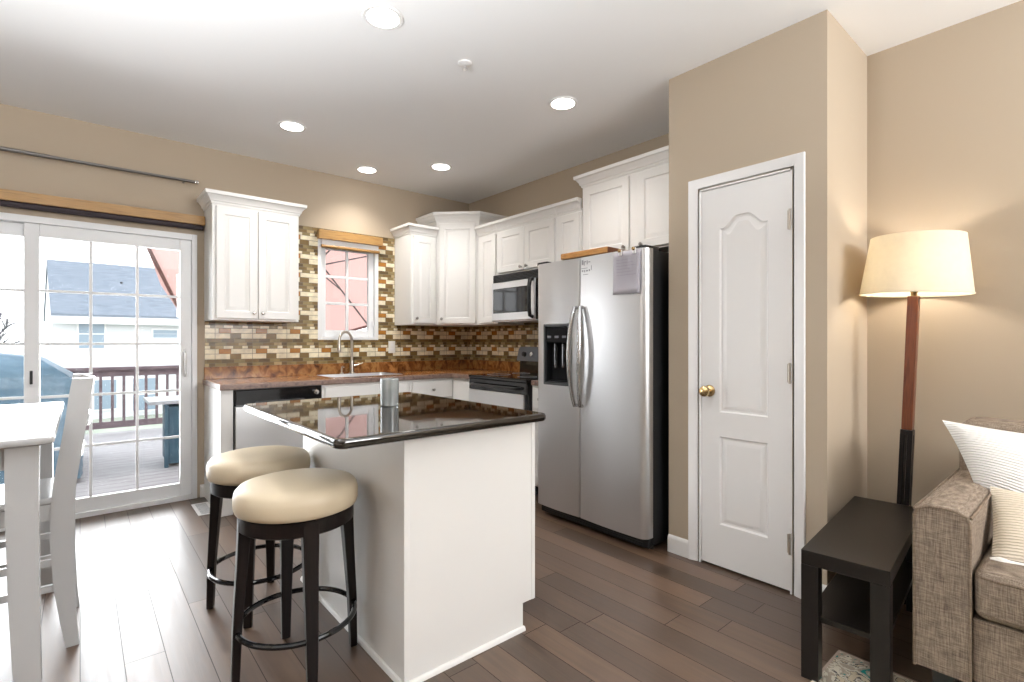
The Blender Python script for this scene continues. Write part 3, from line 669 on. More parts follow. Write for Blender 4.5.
# microwave
mw = thing('microwave', 'stainless over-the-range microwave with black handle under the short cabinet', 'microwave', (3.07, 3.275, 1.395))
MM = FB(XB - 0.385, 3.655, 1.388); MWW, MHH = 0.757, 0.424
obj('body', MB().prism([(0, 0), (MWW, 0), (MWW, MHH), (0, MHH)], MM, -0.38, 0.0), M_steel, mw)
vg = MB(); vg.prism([(0.003, MHH - 0.070), (MWW - 0.003, MHH - 0.070), (MWW - 0.003, MHH - 0.002), (0.003, MHH - 0.002)], MM, 0.0, 0.004)
for k in range(5): z = MHH - 0.064 + 0.012 * k; vg.prism([(0.01, z), (MWW - 0.01, z), (MWW - 0.01, z + 0.005), (0.01, z + 0.005)], MM, 0.004, 0.012)
obj('vent_grille', vg, M_black, mw)
dr = obj('door', MB().rings(MM, 0.003, 0.585, 0.006, MHH - 0.073, [(0, 0.018), (0.006, 0.026), (0.012, 0.026)], back=0.0), M_steel, mw)
obj('door_window', MB().rings(MM, 0.030, 0.515, 0.075, MHH - 0.130, [(0, 0.0265), (0.004, 0.028), (0.01, 0.028)], back=0.026), M_blackgloss, dr)
hb = MB(); hb.tube([MM @ Vector((0.555, v, nn)) for v, nn in ((0.03, 0.026), (0.04, 0.055), (0.10, 0.066), (0.28, 0.066), (0.335, 0.055), (0.345, 0.026))], 0.017, 10)
obj('handle', hb, M_black, dr)
obj('control_panel', MB().rings(MM, 0.588, MWW - 0.003, 0.006, MHH - 0.073, [(0, 0.018), (0.006, 0.026), (0.012, 0.026)], back=0.0), M_blackgloss, mw)

# refrigerator
fg = thing('refrigerator', 'stainless side-by-side refrigerator with black sides and through-door dispenser', 'refrigerator', (2.85, 2.16, 0))
FM = FB(2.525, 2.620, 0); FW = 0.915; FHT = 1.755
fb = MB(); fb.box(0.004, FW - 0.004, 0.03, FHT - 0.012, -0.66, 0.0, 0.004, M=FM); obj('cabinet_body', fb, M_blacktex, fg)
gr = MB(); gr.box(0.012, FW - 0.012, 0.016, 0.072, -0.01, 0.035, 0.006, M=FM)
for k in range(3): gr.box(0.05, FW - 0.05, 0.026 + 0.014 * k, 0.031 + 0.014 * k, 0.035, 0.039, M=FM)
obj('toe_grille', gr, M_black, fg)
for u in (0.04, FW - 0.04):
    ft = MB(); ft.lathe([(0, 0), (0.018, 0), (0.018, 0.012), (0.008, 0.016), (0.008, 0.045), (0, 0.045)], tuple(FM @ Vector((u, 0, -0.03))), 12); obj('foot', ft, M_black, fg)
def fridge_door(a0, a1, ro, hole=None):
    """bowed stainless skin: profile in plan, optional hole (u0,u1,v0,v1) for the dispenser"""
    def nn(u):
        t = (u - a0) / (a1 - a0); b_ = 0.078 + 0.010 * math.sin(PI * t)
        for e_, on in ((u - a0, ro[0]), (a1 - u, ro[1])):
            R = 0.045 if on else 0.008
            if e_ < R: b_ -= R * (1 - math.sqrt(max(0, 1 - (1 - e_ / R) ** 2)))
        return max(b_, 0.02)
    us = set([a0, a1]); N = 22
    for k in range(N + 1): us.add(a0 + (a1 - a0) * k / N)
    for k in range(1, 10): us.add(a0 + 0.045 * (k / 10) ** 2 if ro[0] else a0 + 0.008 * (k / 10) ** 2); us.add(a1 - 0.045 * (k / 10) ** 2 if ro[1] else a1 - 0.008 * (k / 10) ** 2)
    vsx = [0.08, FHT - 0.006]
    if hole: us |= {hole[0], hole[1]}; vsx = [0.08, hole[2], hole[3], FHT - 0.006]
    us = sorted(us); m = MB(); grid = [[m.bm.verts.new(FM @ Vector((u, v, nn(u)))) for u in us] for v in vsx]
    for j in range(len(vsx) - 1):
        for i in range(len(us) - 1):
            if hole and j == 1 and us[i] >= hole[0] - 1e-6 and us[i + 1] <= hole[1] + 1e-6: continue
            m.face([grid[j][i], grid[j][i + 1], grid[j + 1][i + 1], grid[j + 1][i]])
    bk_ = [m.bm.verts.new(FM @ Vector((u, v, 0.008))) for u, v in ((a0, 0.08), (a1, 0.08), (a1, FHT - 0.006), (a0, FHT - 0.006))]
    m.face(grid[0][::-1] + [bk_[0], bk_[1]][::1]) if False else None
    m.face([bk_[0], bk_[1]] + grid[0][::-1]); m.face(grid[-1] + [bk_[2], bk_[3]])
    L = [r[0] for r in grid]; R = [r[-1] for r in grid]
    m.face([bk_[3], bk_[0]] + L); m.face([bk_[1], bk_[2]] + R[::-1]); m.face(bk_[::-1])
    return m, nn
SPL = 0.413
dm, nnl = fridge_door(0.0, SPL - 0.003, (True, False), (0.100, 0.340, 0.925, 1.325))
fd1 = obj('freezer_door', dm, M_steel, fg, smooth=30)
dm, nnr = fridge_door(SPL + 0.003, FW, (False, True))
fd2 = obj('refrigerator_door', dm, M_steel, fg, smooth=30)
# dispenser
ds = MB(); ds.rings(FM, 0.094, 0.346, 0.918, 1.332, [(0, 0.080), (0, 0.092), (0.004, 0.096), (0.020, 0.096), (0.024, 0.025)])
dsp = obj('dispenser_surround', ds, mat('dark_grey_plastic', (0.045, 0.047, 0.05), 0.35), fd1)
obj('dispenser_panel', MB().rings(FM, 0.120, 0.320, 1.205, 1.306, [(0, 0.088), (0.004, 0.092), (0.01, 0.092)], back=0.04), M_blackmatte, dsp)
rc = MB(); rc.rings(FM, 0.1185, 0.3215, 0.943, 1.306, [(0, 0.085), (0.004, 0.086), (0.008, 0.040)], back=0.027); obj('dispenser_recess', rc, M_blackmatte, dsp)
pd = MB(); pd.box(0.165, 0.200, 1.03, 1.20, 0.052, 0.068, 0.006, M=FM); pd.box(0.240, 0.275, 1.03, 1.20, 0.052, 0.068, 0.006, M=FM); obj('paddle', pd, M_blackgloss, dsp)
for uu in (0.15, 0.22, 0.29):
    obj('button', MB().box(uu - 0.018, uu + 0.018, 1.235, 1.250, 0.092, 0.0945, 0.002, M=FM), M_grey, dsp)
for side, fdp, nnf in ((-1, fd1, nnl), (1, fd2, nnr)):
    uh = SPL + side * 0.024; hb = MB(); pts = []
    for k in range(15):
        t = k / 14; bow = math.sin(PI * t)
        pts.append(FM @ Vector((uh + side * 0.020 * bow, 0.80 + 0.63 * t, 0.088 + 0.012 + 0.034 * bow ** 0.7)))
    pts = [FM @ Vector((uh, 0.80, 0.074))] + pts + [FM @ Vector((uh, 1.43, 0.074))]
    hb.tube(pts, [0.013] + [0.013 + 0.003 * math.sin(PI * k / 14) for k in range(15)] + [0.013], 12); obj('handle', hb, M_steelh, fdp)
for u in (0.05, FW - 0.06):
    hc = MB(); hc.box(u - 0.05, u + 0.05, FHT - 0.012, FHT + 0.012, -0.07, 0.065, 0.006, M=FM); obj('hinge_cover', hc, M_black, fg)
# sketchy decal at the top of the right door
dc = thing('decal_sticker', 'small grey line-drawn sticker near the top of the right refrigerator door', 'sticker', tuple(FM @ Vector((0.475, 1.66, 0.09))))
m = MB()
def dash(u, v, du, dv=0.004): 
    n_ = nnr(u + du / 2) + 0.0003; m.prism([(u, v), (u + du, v), (u + du, v + dv), (u, v + dv)], FM, n_, n_ + 0.0008)
for (u, v, du, dv) in ((0.435, 1.70, 0.012, 0.03), (0.452, 1.715, 0.02, 0.006), (0.452, 1.695, 0.006, 0.02), (0.478, 1.70, 0.006, 0.025), (0.49, 1.71, 0.018, 0.006), (0.43, 1.675, 0.07, 0.004), (0.435, 1.655, 0.012, 0.012), (0.455, 1.652, 0.008, 0.015), (0.472, 1.655, 0.014, 0.010), (0.495, 1.655, 0.010, 0.012), (0.445, 1.635, 0.05, 0.004), (0.515, 1.66, 0.004, 0.03)): dash(u, v, du, dv)
obj('line_drawing', m, M_ink, dc)
# paper sheet with magnets
pn = thing('paper_sheet', 'lilac grey printed sheet held by clips at the top of the right refrigerator door', 'paper', tuple(FM @ Vector((0.74, 1.62, 0.09))))
m = MB(); NU, NV = 6, 8; grid = []
for j in range(NV + 1):
    rw = []
    for i in range(NU + 1):
        u = 0.695 + 0.195 * i / NU; v = 1.49 + 0.25 * j / NV
        rw.append(m.bm.verts.new(FM @ Vector((u, v, 0.0915 + 0.012 * (1 - j / NV) ** 2 * (0.4 + 0.6 * i / NU)))))
    grid.append(rw)
for j in range(NV):
    for i in range(NU): m.face([grid[j][i], grid[j][i + 1], grid[j + 1][i + 1], grid[j + 1][i]])
po = obj('sheet', m, M_paper, pn); sd = po.modifiers.new('thick', 'SOLIDIFY'); sd.thickness = 0.0012
m = MB()
for k in range(6): v = 1.60 + 0.018 * k; m.prism([(0.722, v), (0.862 - 0.02 * (k % 3), v), (0.862 - 0.02 * (k % 3), v + 0.003), (0.722, v + 0.003)], FM, 0.0985, 0.0995)
obj('printed_lines', m, mat('faint_print', (0.33, 0.31, 0.36), 0.8), pn)
for u in (0.752, 0.852):
    cl = thing('magnet_clip', 'small brass and white clip holding the %s top corner of the grey sheet' % ('left' if u < 0.80 else 'right'), 'magnet', tuple(FM @ Vector((u, 1.745, 0.094))))
    obj('clip_jaw', MB().box(u - 0.010, u + 0.010, 1.718, 1.752, 0.094, 0.106, 0.003, M=FM), M_white, cl)
    obj('clip_grip', MB().lathe([(0, 0), (0.010, 0), (0.011, 0.006), (0.007, 0.012), (0, 0.012)], (0, 0, 0), 12, FM @ Matrix.Translation((u, 1.745, 0.106))), M_brass, cl)
# wooden board on the refrigerator
cbd = thing('cutting_board', 'honey wood cutting board lying on top of the refrigerator', 'cutting board', (2.62, 2.25, FHT + 0.012))
m = MB(); BMx = Matrix.Translation((2.607, 2.232, FHT + 0.0125)) @ Matrix.Rotation(math.radians(2), 4, 'Z')
m.box(-0.105, 0.105, -0.197, 0.197, 0, 0.040, 0.006, M=BMx); obj('board', m, M_bamboo, cbd)
obj('end_cap', MB().box(-0.104, 0.104, -0.201, -0.1965, 0.002, 0.038, 0.002, M=BMx), mat('dark_end_grain', (0.16, 0.055, 0.02), 0.5), cbd)

# switch plates on the tiles
def plate(x, label):
    t = thing('outlet_plate', label, 'outlet', (x, ty, 1.155)); PM = FA(x, ty, 1.155)
    p = obj('cover', MB().rings(PM, -0.036, 0.036, -0.058, 0.058, [(0, 0.003), (0.004, 0.006), (0.008, 0.006)], back=0.0003), M_outlet, t)
    for v in (-0.02, 0.02): obj('socket', MB().rings(PM, -0.016, 0.016, v - 0.014, v + 0.014, [(0, 0.0075), (0.003, 0.0085)], back=0.006), M_white, p)
plate(2.335, 'ivory outlet plate on the tiles right of the sink window')

# ------------------------------------------------------------------ island
IX0, IX1, IY0, IY1 = 0.866, 1.484, 1.60, 2.665
il = thing('kitchen_island', 'white kitchen island with plain panelled end', 'kitchen island', (1.17, 2.13, 0))
b = MB(); b.box(IX0 + 0.014, IX1 - 0.02, IY0 + 0.018, IY1, 0.11, 0.880); b.box(IX0 + 0.014, IX1 - 0.075, IY0 + 0.018, IY1, 0, 0.11); obj('carcass', b, M_cab, il)
EP = FA(0, IY0 + 0.018, 0)
obj('end_panel', MB().prism([(IX0 + 0.004, 0), (IX1 - 0.064, 0), (IX1 - 0.064, 0.112), (IX1, 0.112), (IX1, 0.880), (IX0 + 0.004, 0.880)], EP, 0, 0.018), M_cab, il)
obj('side_panel', MB().box(IX0, IX0 + 0.014, IY0 + 0.018, IY1, 0, 0.880, 0.002), M_cab, il)
obj('corner_post', MB().box(IX0 - 0.004, IX0 + 0.018, IY0 - 0.004, IY0 + 0.018, 0, 0.880, 0.003), M_cab, il)
obj('edge_stile', MB().box(IX1 - 0.016, IX1 + 0.004, IY0 - 0.003, IY0 + 0.02, 0.112, 0.880, 0.002), M_cab, il)
SHOE = [(0, 0), (0.013, 0), (0.012, 0.009), (0.007, 0.016), (0, 0.018)]
obj('shoe_moulding', MB().sweep([(IX0 - 0.001, IY1), (IX0 - 0.001, IY0 - 0.001), (IX1 - 0.060, IY0 - 0.001)], SHOE), M_cab, il)
for k in range(3):
    KMf = frame((IX1 - 0.02, IY0 + 0.03 + 0.345 * k, 0), (0, 1, 0), (0, 0, 1))
    d = obj('door', door_mb(KMf, 0.004, 0.335, 0.12, 0.68), M_cab, il); obj('knob', knob_mb(KMf, 0.30, 0.62), M_knob, d)
    d = obj('drawer', drawer_mb(KMf, 0.004, 0.335, 0.70, 0.865), M_cab, il); obj('knob', knob_mb(KMf, 0.17, 0.78), M_knob, d)
TX0, TX1, TY0, TY1, TZt = 0.592, 1.478 + 0.012, 1.515, 2.69, 0.915
it = thing('island_worktop', 'polished black granite worktop on the island', 'countertop', ((TX0 + TX1) / 2, (TY0 + TY1) / 2, 0.881))
m = MB(); L = []
for ins, z in ((0.012, 0.881), (0.004, 0.8845), (0.0, 0.892), (0.0, 0.904), (0.004, 0.9115), (0.012, TZt)): L.append(rr(TX0 + ins, TX1 - ins, TY0 + ins, TY1 - ins, 0.03 - ins * 0.6, z, 5))
m.loft(L); obj('slab', m, M_granite, it)
# glass candle jar
gx, gy = 1.15, 2.07
def ray(px, d): 
    s = (px - 512) / FPX; return ((math.sin(YAW) + math.cos(YAW) * s) * d, (math.cos(YAW) - math.sin(YAW) * s) * d)
gx, gy = ray(389.5, 2.36)
cj = thing('candle_jar', 'frosted glass tumbler standing on the black island top', 'glass jar', (gx, gy, TZt))
M_frost = mat('frosted_glass', (0.62, 0.66, 0.66), 0.12, spec=0.6); M_frost.node_tree.nodes['Principled BSDF'].inputs['Transmission Weight'].default_value = 0.55
noise_col(M_frost, [(0.50, 0.55, 0.55), (0.74, 0.76, 0.75)], 9, (6, 6, 1))
obj('tumbler', MB().lathe([(0, 0), (0.038, 0), (0.041, 0.004), (0.043, 0.122), (0.0415, 0.125), (0.0395, 0.122), (0.037, 0.012), (0, 0.010)], (gx, gy, TZt), 32), M_frost, cj)
obj('wax', MB().lathe([(0, 0), (0.035, 0), (0.036, 0.07), (0, 0.072)], (gx, gy, TZt + 0.0125), 24), M_outlet, cj)

# ------------------------------------------------------------------ stools
def make_stool(label):
    t = thing('bar_stool', label, 'stool', (0, 0, 0), 0, 'cream round bar stools', world=False)
    cu = MB(); cu.lathe([(0, 0.598), (0.200, 0.598), (0.211, 0.603), (0.216, 0.618), (0.217, 0.650), (0.212, 0.672), (0.200, 0.686), (0.17, 0.695), (0.10, 0.701), (0, 0.703)], n=48)
    c = obj('seat_cushion', cu, M_vinylseat, t, smooth=60)
    rb = MB(); rb.lathe([(0.0, 0.540), (0.192, 0.540), (0.201, 0.546), (0.201, 0.594), (0.196, 0.598), (0, 0.598)], n=48); obj('seat_frame', rb, M_espresso, t)
    for k in range(4):
        a = PI / 2 * k; d = Vector((math.cos(a), math.sin(a), 0)); s = Vector((-d.y, d.x, 0))
        def sec(r, z, w, dp): return [d * (r - dp) - s * w + Vector((0, 0, z)), d * (r + dp) - s * w + Vector((0, 0, z)), d * (r + dp) + s * w + Vector((0, 0, z)), d * (r - dp) + s * w + Vector((0, 0, z))]
        lg = MB(); lg.loft([sec(0.209, 0.0, 0.016, 0.013), sec(0.203, 0.20, 0.020, 0.015), sec(0.188, 0.42, 0.024, 0.018), sec(0.178, 0.585, 0.028, 0.022)])
        bmesh.ops.bevel(lg.bm, geom=[e for e in lg.bm.edges], offset=0.003, segments=1, affect='EDGES')
        l = obj('leg', lg, M_espresso, t)
        obj('foot_glide', MB().lathe([(0, 0), (0.010, 0), (0.010, 0.004), (0, 0.004)], (d.x * 0.214, d.y * 0.214, 0.0), 10), M_nickel, l) if k < 0 else None
    obj('foot_ring', MB().tube([(0.204 * math.cos(a), 0.204 * math.sin(a), 0.185) for a in [2 * PI * k / 64 for k in range(64)]], 0.010, 10, closed=True), M_blackgloss, t)
    return t
st = make_stool('cream round bar stool nearest the camera, at the front of the island overhang')
st.location = (0.624, 1.978, 0); st.rotation_euler.z = math.radians(-5)
dup(st, (0.638, 2.555, 0), math.radians(-27), 'cream round bar stool farther back, between the other stool and the dishwasher')

# ------------------------------------------------------------------ dining table and chair
tb = thing('dining_table', 'white counter-height dining table by the patio door', 'table', (-0.80, 2.82, 0))
TT = 0.91; tx0, tx1, ty0, ty1 = -1.55, -0.062, 2.185, 3.43
tp = MB(); L = []
for ins, z in ((0.016, TT - 0.026), (0.004, TT - 0.022), (0.0, TT - 0.016), (0.0, TT - 0.006), (0.004, TT)): L.append(rr(tx0 + ins, tx1 - ins, ty0 + ins, ty1 - ins, 0.012, z, 3))
tp.loft(L); obj('tabletop', tp, M_satinwhite, tb)
ap = MB(); q = 0.055
ap.box(tx0 + q, tx1 - q, ty0 + q, ty0 + q + 0.022, TT - 0.10, TT - 0.026); ap.box(tx0 + q, tx1 - q, ty1 - q - 0.022, ty1 - q, TT - 0.10, TT - 0.026)
ap.box(tx0 + q, tx0 + q + 0.022, ty0 + q, ty1 - q, TT - 0.10, TT - 0.026); ap.box(tx1 - q - 0.022, tx1 - q, ty0 + q, ty1 - q, TT - 0.10, TT - 0.026)
obj('apron', ap, M_satinwhite, tb)
for sx_ in (0, 1):
    for sy_ in (0, 1):
        X = tx1 - 0.026 if sx_ else tx0 + 0.026; Y = ty1 - 0.026 if sy_ else ty0 + 0.026
        dx = -1 if sx_ else 1; dy = -1 if sy_ else 1
        def sec(w_, z, o_): return [(X + dx * o_, Y + dy * o_, z), (X + dx * (o_ + w_), Y + dy * o_, z), (X + dx * (o_ + w_), Y + dy * (o_ + w_), z), (X + dx * o_, Y + dy * (o_ + w_), z)]
        lg = MB(); lg.loft([sec(0.058, 0, 0.004), sec(0.064, 0.12, 0.007), sec(0.072, 0.40, 0.012), sec(0.077, 0.70, 0.014), sec(0.080, TT - 0.026, 0.012)]); obj('leg', lg, M_satinwhite, tb)

ch = thing('dining_chair', 'white counter-height dining chair tucked under the white table', 'chair', (-0.25, 2.88, 0))
cy0_, cy1_ = 2.675, 3.085
# rear posts: sabre curve in X
prof = [(0.0, -0.043, -0.002), (0.10, -0.060, -0.010), (0.25, -0.080, -0.016), (0.42, -0.090, -0.017), (0.56, -0.088, -0.016), (0.66, -0.080, -0.010), (0.78, -0.062, 0.006), (0.90, -0.045, 0.022), (1.0, -0.034, 0.035), (1.065, -0.024, 0.044)]
for ya, yb in ((cy0_, cy0_ + 0.032), (cy1_ - 0.032, cy1_)):
    p = MB(); p.loft([[(a, ya, z), (b_, ya, z), (b_, yb, z), (a, yb, z)] for z, a, b_ in prof])
    lo = obj('leg', p, M_satinwhite, ch)
for ya, yb in ((cy0_, cy0_ + 0.034), (cy1_ - 0.034, cy1_)):
    p = MB(); p.hexa([(-0.462, ya, 0), (-0.432, ya, 0), (-0.432, yb, 0), (-0.462, yb, 0)], [(-0.470, ya, 0.575), (-0.428, ya, 0.575), (-0.428, yb, 0.575), (-0.470, yb, 0.575)]); obj('leg', p, M_satinwhite, ch)
se = MB(); se.box(-0.485, -0.035, cy0_ + 0.002, cy1_ - 0.002, 0.575, 0.602, 0.010, 3); obj('seat', se, M_satinwhite, ch)
sr = MB(); sr.box(-0.44, -0.07, cy0_ + 0.006, cy0_ + 0.026, 0.515, 0.576); sr.box(-0.44, -0.07, cy1_ - 0.026, cy1_ - 0.006, 0.515, 0.576); sr.box(-0.455, -0.435, cy0_ + 0.01, cy1_ - 0.01, 0.515, 0.576); sr.box(-0.075, -0.055, cy0_ + 0.01, cy1_ - 0.01, 0.515, 0.576)
obj('seat_rail', sr, M_satinwhite, ch)
for z in (0.345, 0.245):
    for ya in (cy0_ + 0.008, cy1_ - 0.026):
        obj('stretcher', MB().box(-0.445, -0.05, ya, ya + 0.018, z - 0.014, z + 0.014, 0.002), M_satinwhite, ch)
obj('stretcher', MB().box(-0.456, -0.438, cy0_ + 0.01, cy1_ - 0.01, 0.20, 0.235, 0.002), M_satinwhite, ch)
def curved_slat(z0, z1, xa, xb, bow):
    m = MB(); L = []
    for k in range(9):
        t = k / 8; y = cy0_ + 0.02 + (cy1_ - cy0_ - 0.04) * t; bx = bow * math.sin(PI * t)
        L.append([(xa + bx - 0.009, y, z0), (xa + bx + 0.009, y, z0), (xb + bx + 0.009, y, z1), (xb + bx - 0.009, y, z1)])
    return m.loft(L)
obj('top_rail', curved_slat(0.985, 1.06, 0.0, 0.012, 0.030), M_satinwhite, ch)
for z in (0.86, 0.73): obj('back_slat', curved_slat(z, z + 0.05, -0.035 + (z - 0.73) * 0.2, -0.028 + (z - 0.73) * 0.2, 0.035), M_satinwhite, ch)

# ------------------------------------------------------------------ window dressings
rd = thing('curtain_rod', 'thin dark metal curtain rod high above the patio door', 'curtain rod', (-0.4, YA - 0.07, 2.43))
obj('rod', MB().tube([(-1.6, YA - 0.07, 2.425), (0.665, YA - 0.07, 2.425)], 0.011, 10), M_rod, rd)
obj('sleeve', MB().tube([(-1.6, YA - 0.07, 2.425), (-0.15, YA - 0.07, 2.425)], 0.0135, 10), M_rod, rd)
obj('finial', MB().lathe([(0, 0), (0.012, 0), (0.016, 0.006), (0.016, 0.022), (0.008, 0.028), (0, 0.028)], (0, 0, 0), 12, frame((0.665, YA - 0.07, 2.425), (0, 1, 0), (0, 0, 1))), M_chrome, rd)
for x in (-1.5, 0.60): obj('bracket', MB().tube([(x, YA - 0.001, 2.425), (x, YA - 0.06, 2.425)], 0.008, 8), M_rod, rd)
vb = thing('roller_blind', 'rolled-up blind with honey wood headrail above the patio door', 'blind', (-0.25, YA - 0.05, 2.07))
obj('headrail', MB().box(-1.25, 0.733, YA - 0.075, YA - 0.002, 2.105, 2.172, 0.003), M_honey, vb)
obj('rolled_shade', MB().tube([(-1.22, YA - 0.040, 2.090), (0.725, YA - 0.040, 2.090)], 0.022, 12), M_darkblind, vb)
vw = thing('window_blind', 'rolled-up blind with honey wood headrail above the sink window', 'blind', (1.9, YA - 0.04, 2.02))
obj('headrail', MB().box(WX0 - 0.008, WX1 + 0.02, YA - 0.065, YA - 0.009, 2.125, 2.205, 0.003), M_honey, vw)
obj('rolled_shade', MB().tube([(WX0 + 0.02, YA - 0.035, 2.065), (WX1 - 0.005, YA - 0.035, 2.065)], 0.014, 10), M_honey, vw)
obj('shade_cloth', MB().box(WX0 + 0.03, WX1 - 0.01, YA - 0.030, YA - 0.027, 2.065, 2.13), M_white, vw)
# floor register
fv = thing('floor_register', 'white slotted vent in the floor beside the patio door', 'vent', (0.71, 4.16, 0))
m = MB(); m.box(0.625, 0.735, 4.09, 4.40, 0.0005, 0.006, 0.002); obj('grille_plate', m, M_white, fv)
m = MB()
for k in range(14): m.box(0.645, 0.715, 4.105 + 0.02 * k, 4.114 + 0.02 * k, 0.006, 0.0065)
obj('slots', m, M_grey, fv)

# ------------------------------------------------------------------ ceiling fittings
spots = [((1.079, 2.20), 'recessed ceiling light nearest the camera, above the bar stools'), ((2.342, 2.254), 'recessed ceiling light in front of the refrigerator'),
         ((1.138, 3.73), 'recessed ceiling light in front of the left two-door wall cabinet'), ((1.931, 4.249), 'recessed ceiling light over the kitchen sink'), ((2.387, 3.76), 'recessed ceiling light in front of the kitchen corner cabinet')]
lt0 = None
for i, ((x, y), lab) in enumerate(spots):
    if lt0 is None:
        lt0 = thing('recessed_light', lab, 'ceiling light', (x, y, CEIL), 0, 'recessed ceiling lights', world=False)
        obj('trim_ring', MB().lathe([(0.080, -0.0005), (0.094, -0.0005), (0.094, -0.004), (0.090, -0.008), (0.080, -0.006)], n=32), M_white, lt0)
        obj('lens', MB().lathe([(0, -0.001), (0.081, -0.001), (0.081, -0.005), (0.06, -0.008), (0, -0.009)], n=32), M_lens, lt0)
    else: dup(lt0, (x, y, CEIL), 0, lab)
    l = bpy.data.lights.new('downlight', 'SPOT'); l.energy = 34; l.spot_size = math.radians(130); l.spot_blend = 0.9; l.shadow_soft_size = 0.07; l.color = (1.0, 0.97, 0.93)
    lo = bpy.data.objects.new('downlight', l); C.objects.link(lo); lo.location = (x, y, CEIL - 0.03)
sk_ = thing('sprinkler_head', 'small white fire sprinkler on the kitchen ceiling', 'sprinkler', (1.598, 2.275, CEIL), world=False)
obj('escutcheon', MB().lathe([(0, -0.0005), (0.038, -0.0005), (0.036, -0.006), (0.018, -0.012), (0, -0.012)], n=24), M_white, sk_)
obj('deflector', MB().lathe([(0, -0.012), (0.007, -0.012), (0.007, -0.032), (0.014, -0.034), (0.014, -0.037), (0, -0.037)], n=14), M_chrome, sk_)

# ------------------------------------------------------------------ living corner: bench, lamp, rug, sofa
ba = math.radians(5.2)
be = thing('bench_table', 'narrow black-brown table with a lower shelf beside the sofa', 'side table', (2.012, 0.463, 0), ba, world=False)
BL, BWd, BHh = 0.885, 0.262, 0.462
# local: x along the length (away from camera), y across
m = MB(); m.box(0, BL, 0, BWd, BHh - 0.052, BHh, 0.0025); obj('tabletop', m, M_lack, be)
for x in (0.0, BL - 0.055):
    for y in (0.0, BWd - 0.055): obj('leg', MB().box(x, x + 0.055, y, y + 0.055, 0, BHh - 0.052, 0.002), M_lack, be)
obj('shelf', MB().box(0.03, BL - 0.03, 0.012, BWd - 0.012, 0.205, 0.225, 0.002), M_lack, be)
LX, LY = 2.965, 0.646
LT = math.radians(2.2)
lp = thing('floor_lamp', 'cherry wood floor lamp with a lit cream drum shade', 'lamp', (LX, LY, 0), world=False)
obj('base', MB().lathe([(0, 0), (0.074, 0), (0.074, 0.014), (0.070, 0.022), (0.03, 0.028), (0.0, 0.028)], n=36), M_espresso, lp)
def post(w, z0, z1, mt, nm):
    return obj(nm, MB().box(-w, w, -w, w, z0, z1, 0.003), mt, lp)
pl = MB()
for dx in (-0.014, 0.014):
    for dy in (-0.014, 0.014): pl.box(dx - 0.010, dx + 0.010, dy - 0.010, dy + 0.010, 0.026, 0.78, 0.002)
obj('lower_post', pl, M_espresso, lp)
post(0.024, 0.775, 0.80, M_espresso, 'collar')
post(0.021, 0.80, 1.425, M_cherry, 'post')
obj('socket', MB().lathe([(0, 1.425), (0.012, 1.425), (0.012, 1.44), (0.018, 1.45), (0.018, 1.50), (0, 1.50)], n=16), M_brass, lp)
obj('bulb', MB().lathe([(0, 1.50), (0.014, 1.50), (0.03, 1.54), (0.034, 1.57), (0.024, 1.60), (0, 1.61)], n=18), M_bulb, lp)
sh = MB(); sh.lathe([(0.211, 1.435), (0.177, 1.70), (0.174, 1.70), (0.208, 1.435)], n=48)
sh.bm.faces.ensure_lookup_table()
for f in [f for f in sh.bm.faces if len(f.verts) > 4]: sh.bm.faces.remove(f)
L0 = None
shade = obj('shade', sh, M_shade, lp, smooth=60)
obj('shade_trim', MB().tube([(0.2115 * math.cos(a), 0.2115 * math.sin(a), 1.435) for a in [2 * PI * k / 48 for k in range(48)]], 0.003, 6, closed=True), M_shade, shade)
hp = MB(); hp.tube([(0.018, 0, 1.46), (0.055, 0, 1.52), (0.055, 0, 1.62), (0, 0, 1.70), (-0.055, 0, 1.62), (-0.055, 0, 1.52), (-0.018, 0, 1.46)], 0.002, 6)
hp.tube([(0.175, 0, 1.698), (-0.175, 0, 1.698)], 0.002, 6); hp.tube([(0, 0.175, 1.698), (0, -0.175, 1.698)], 0.002, 6)
hp.lathe([(0, 1.698), (0.008, 1.70), (0.010, 1.71), (0.006, 1.722), (0, 1.724)], n=12)
obj('harp', hp, M_brass, lp)
lp.rotation_euler = (LT, 0, 0)
def rug_material():
    m = mat('woven_rug', (0.5, 0.5, 0.45), 0.95, spec=0.05); n, l, b = nodes(m)
    t = n.new('ShaderNodeTexCoord'); nz = n.new('ShaderNodeTexNoise'); nz.inputs['Scale'].default_value = 11; nz.inputs['Detail'].default_value = 5; nz.inputs['Distortion'].default_value = 2.0
    l.new(t.outputs['Object'], nz.inputs['Vector']); r = n.new('ShaderNodeValToRGB'); l.new(nz.outputs[0], r.inputs[0]); r.color_ramp.interpolation = 'CONSTANT'; e = r.color_ramp.elements
    e[0].position = 0; e[0].color = (0.02, 0.22, 0.20, 1); e[1].position = 0.36; e[1].color = (0.40, 0.34, 0.27, 1)
    for p, c in ((0.45, (0.62, 0.58, 0.48)), (0.53, (0.10, 0.09, 0.09)), (0.57, (0.55, 0.47, 0.34)), (0.68, (0.30, 0.27, 0.26))):
        q = e.new(p); q.color = (*c, 1)
    l.new(r.outputs[0], b.inputs['Base Color']); return m
rgo = obj('area_rug', MB().box(0.75, 2.262, -1.6, 0.684, 0.0003, 0.004, 0.001), rug_material()); tag(rgo, 'patterned cream and teal rug whose corner shows under the narrow black table', 'rug')
obj('binding', MB().sweep([(0.75, -1.6), (0.75, 0.684), (2.262, 0.684), (2.262, -1.6)], [(-0.004, 0.0003), (0.004, 0.0003), (0.004, 0.0045), (-0.004, 0.0045)], closed=True), mat('rug_binding', (0.45, 0.36, 0.30), 0.9), rgo)

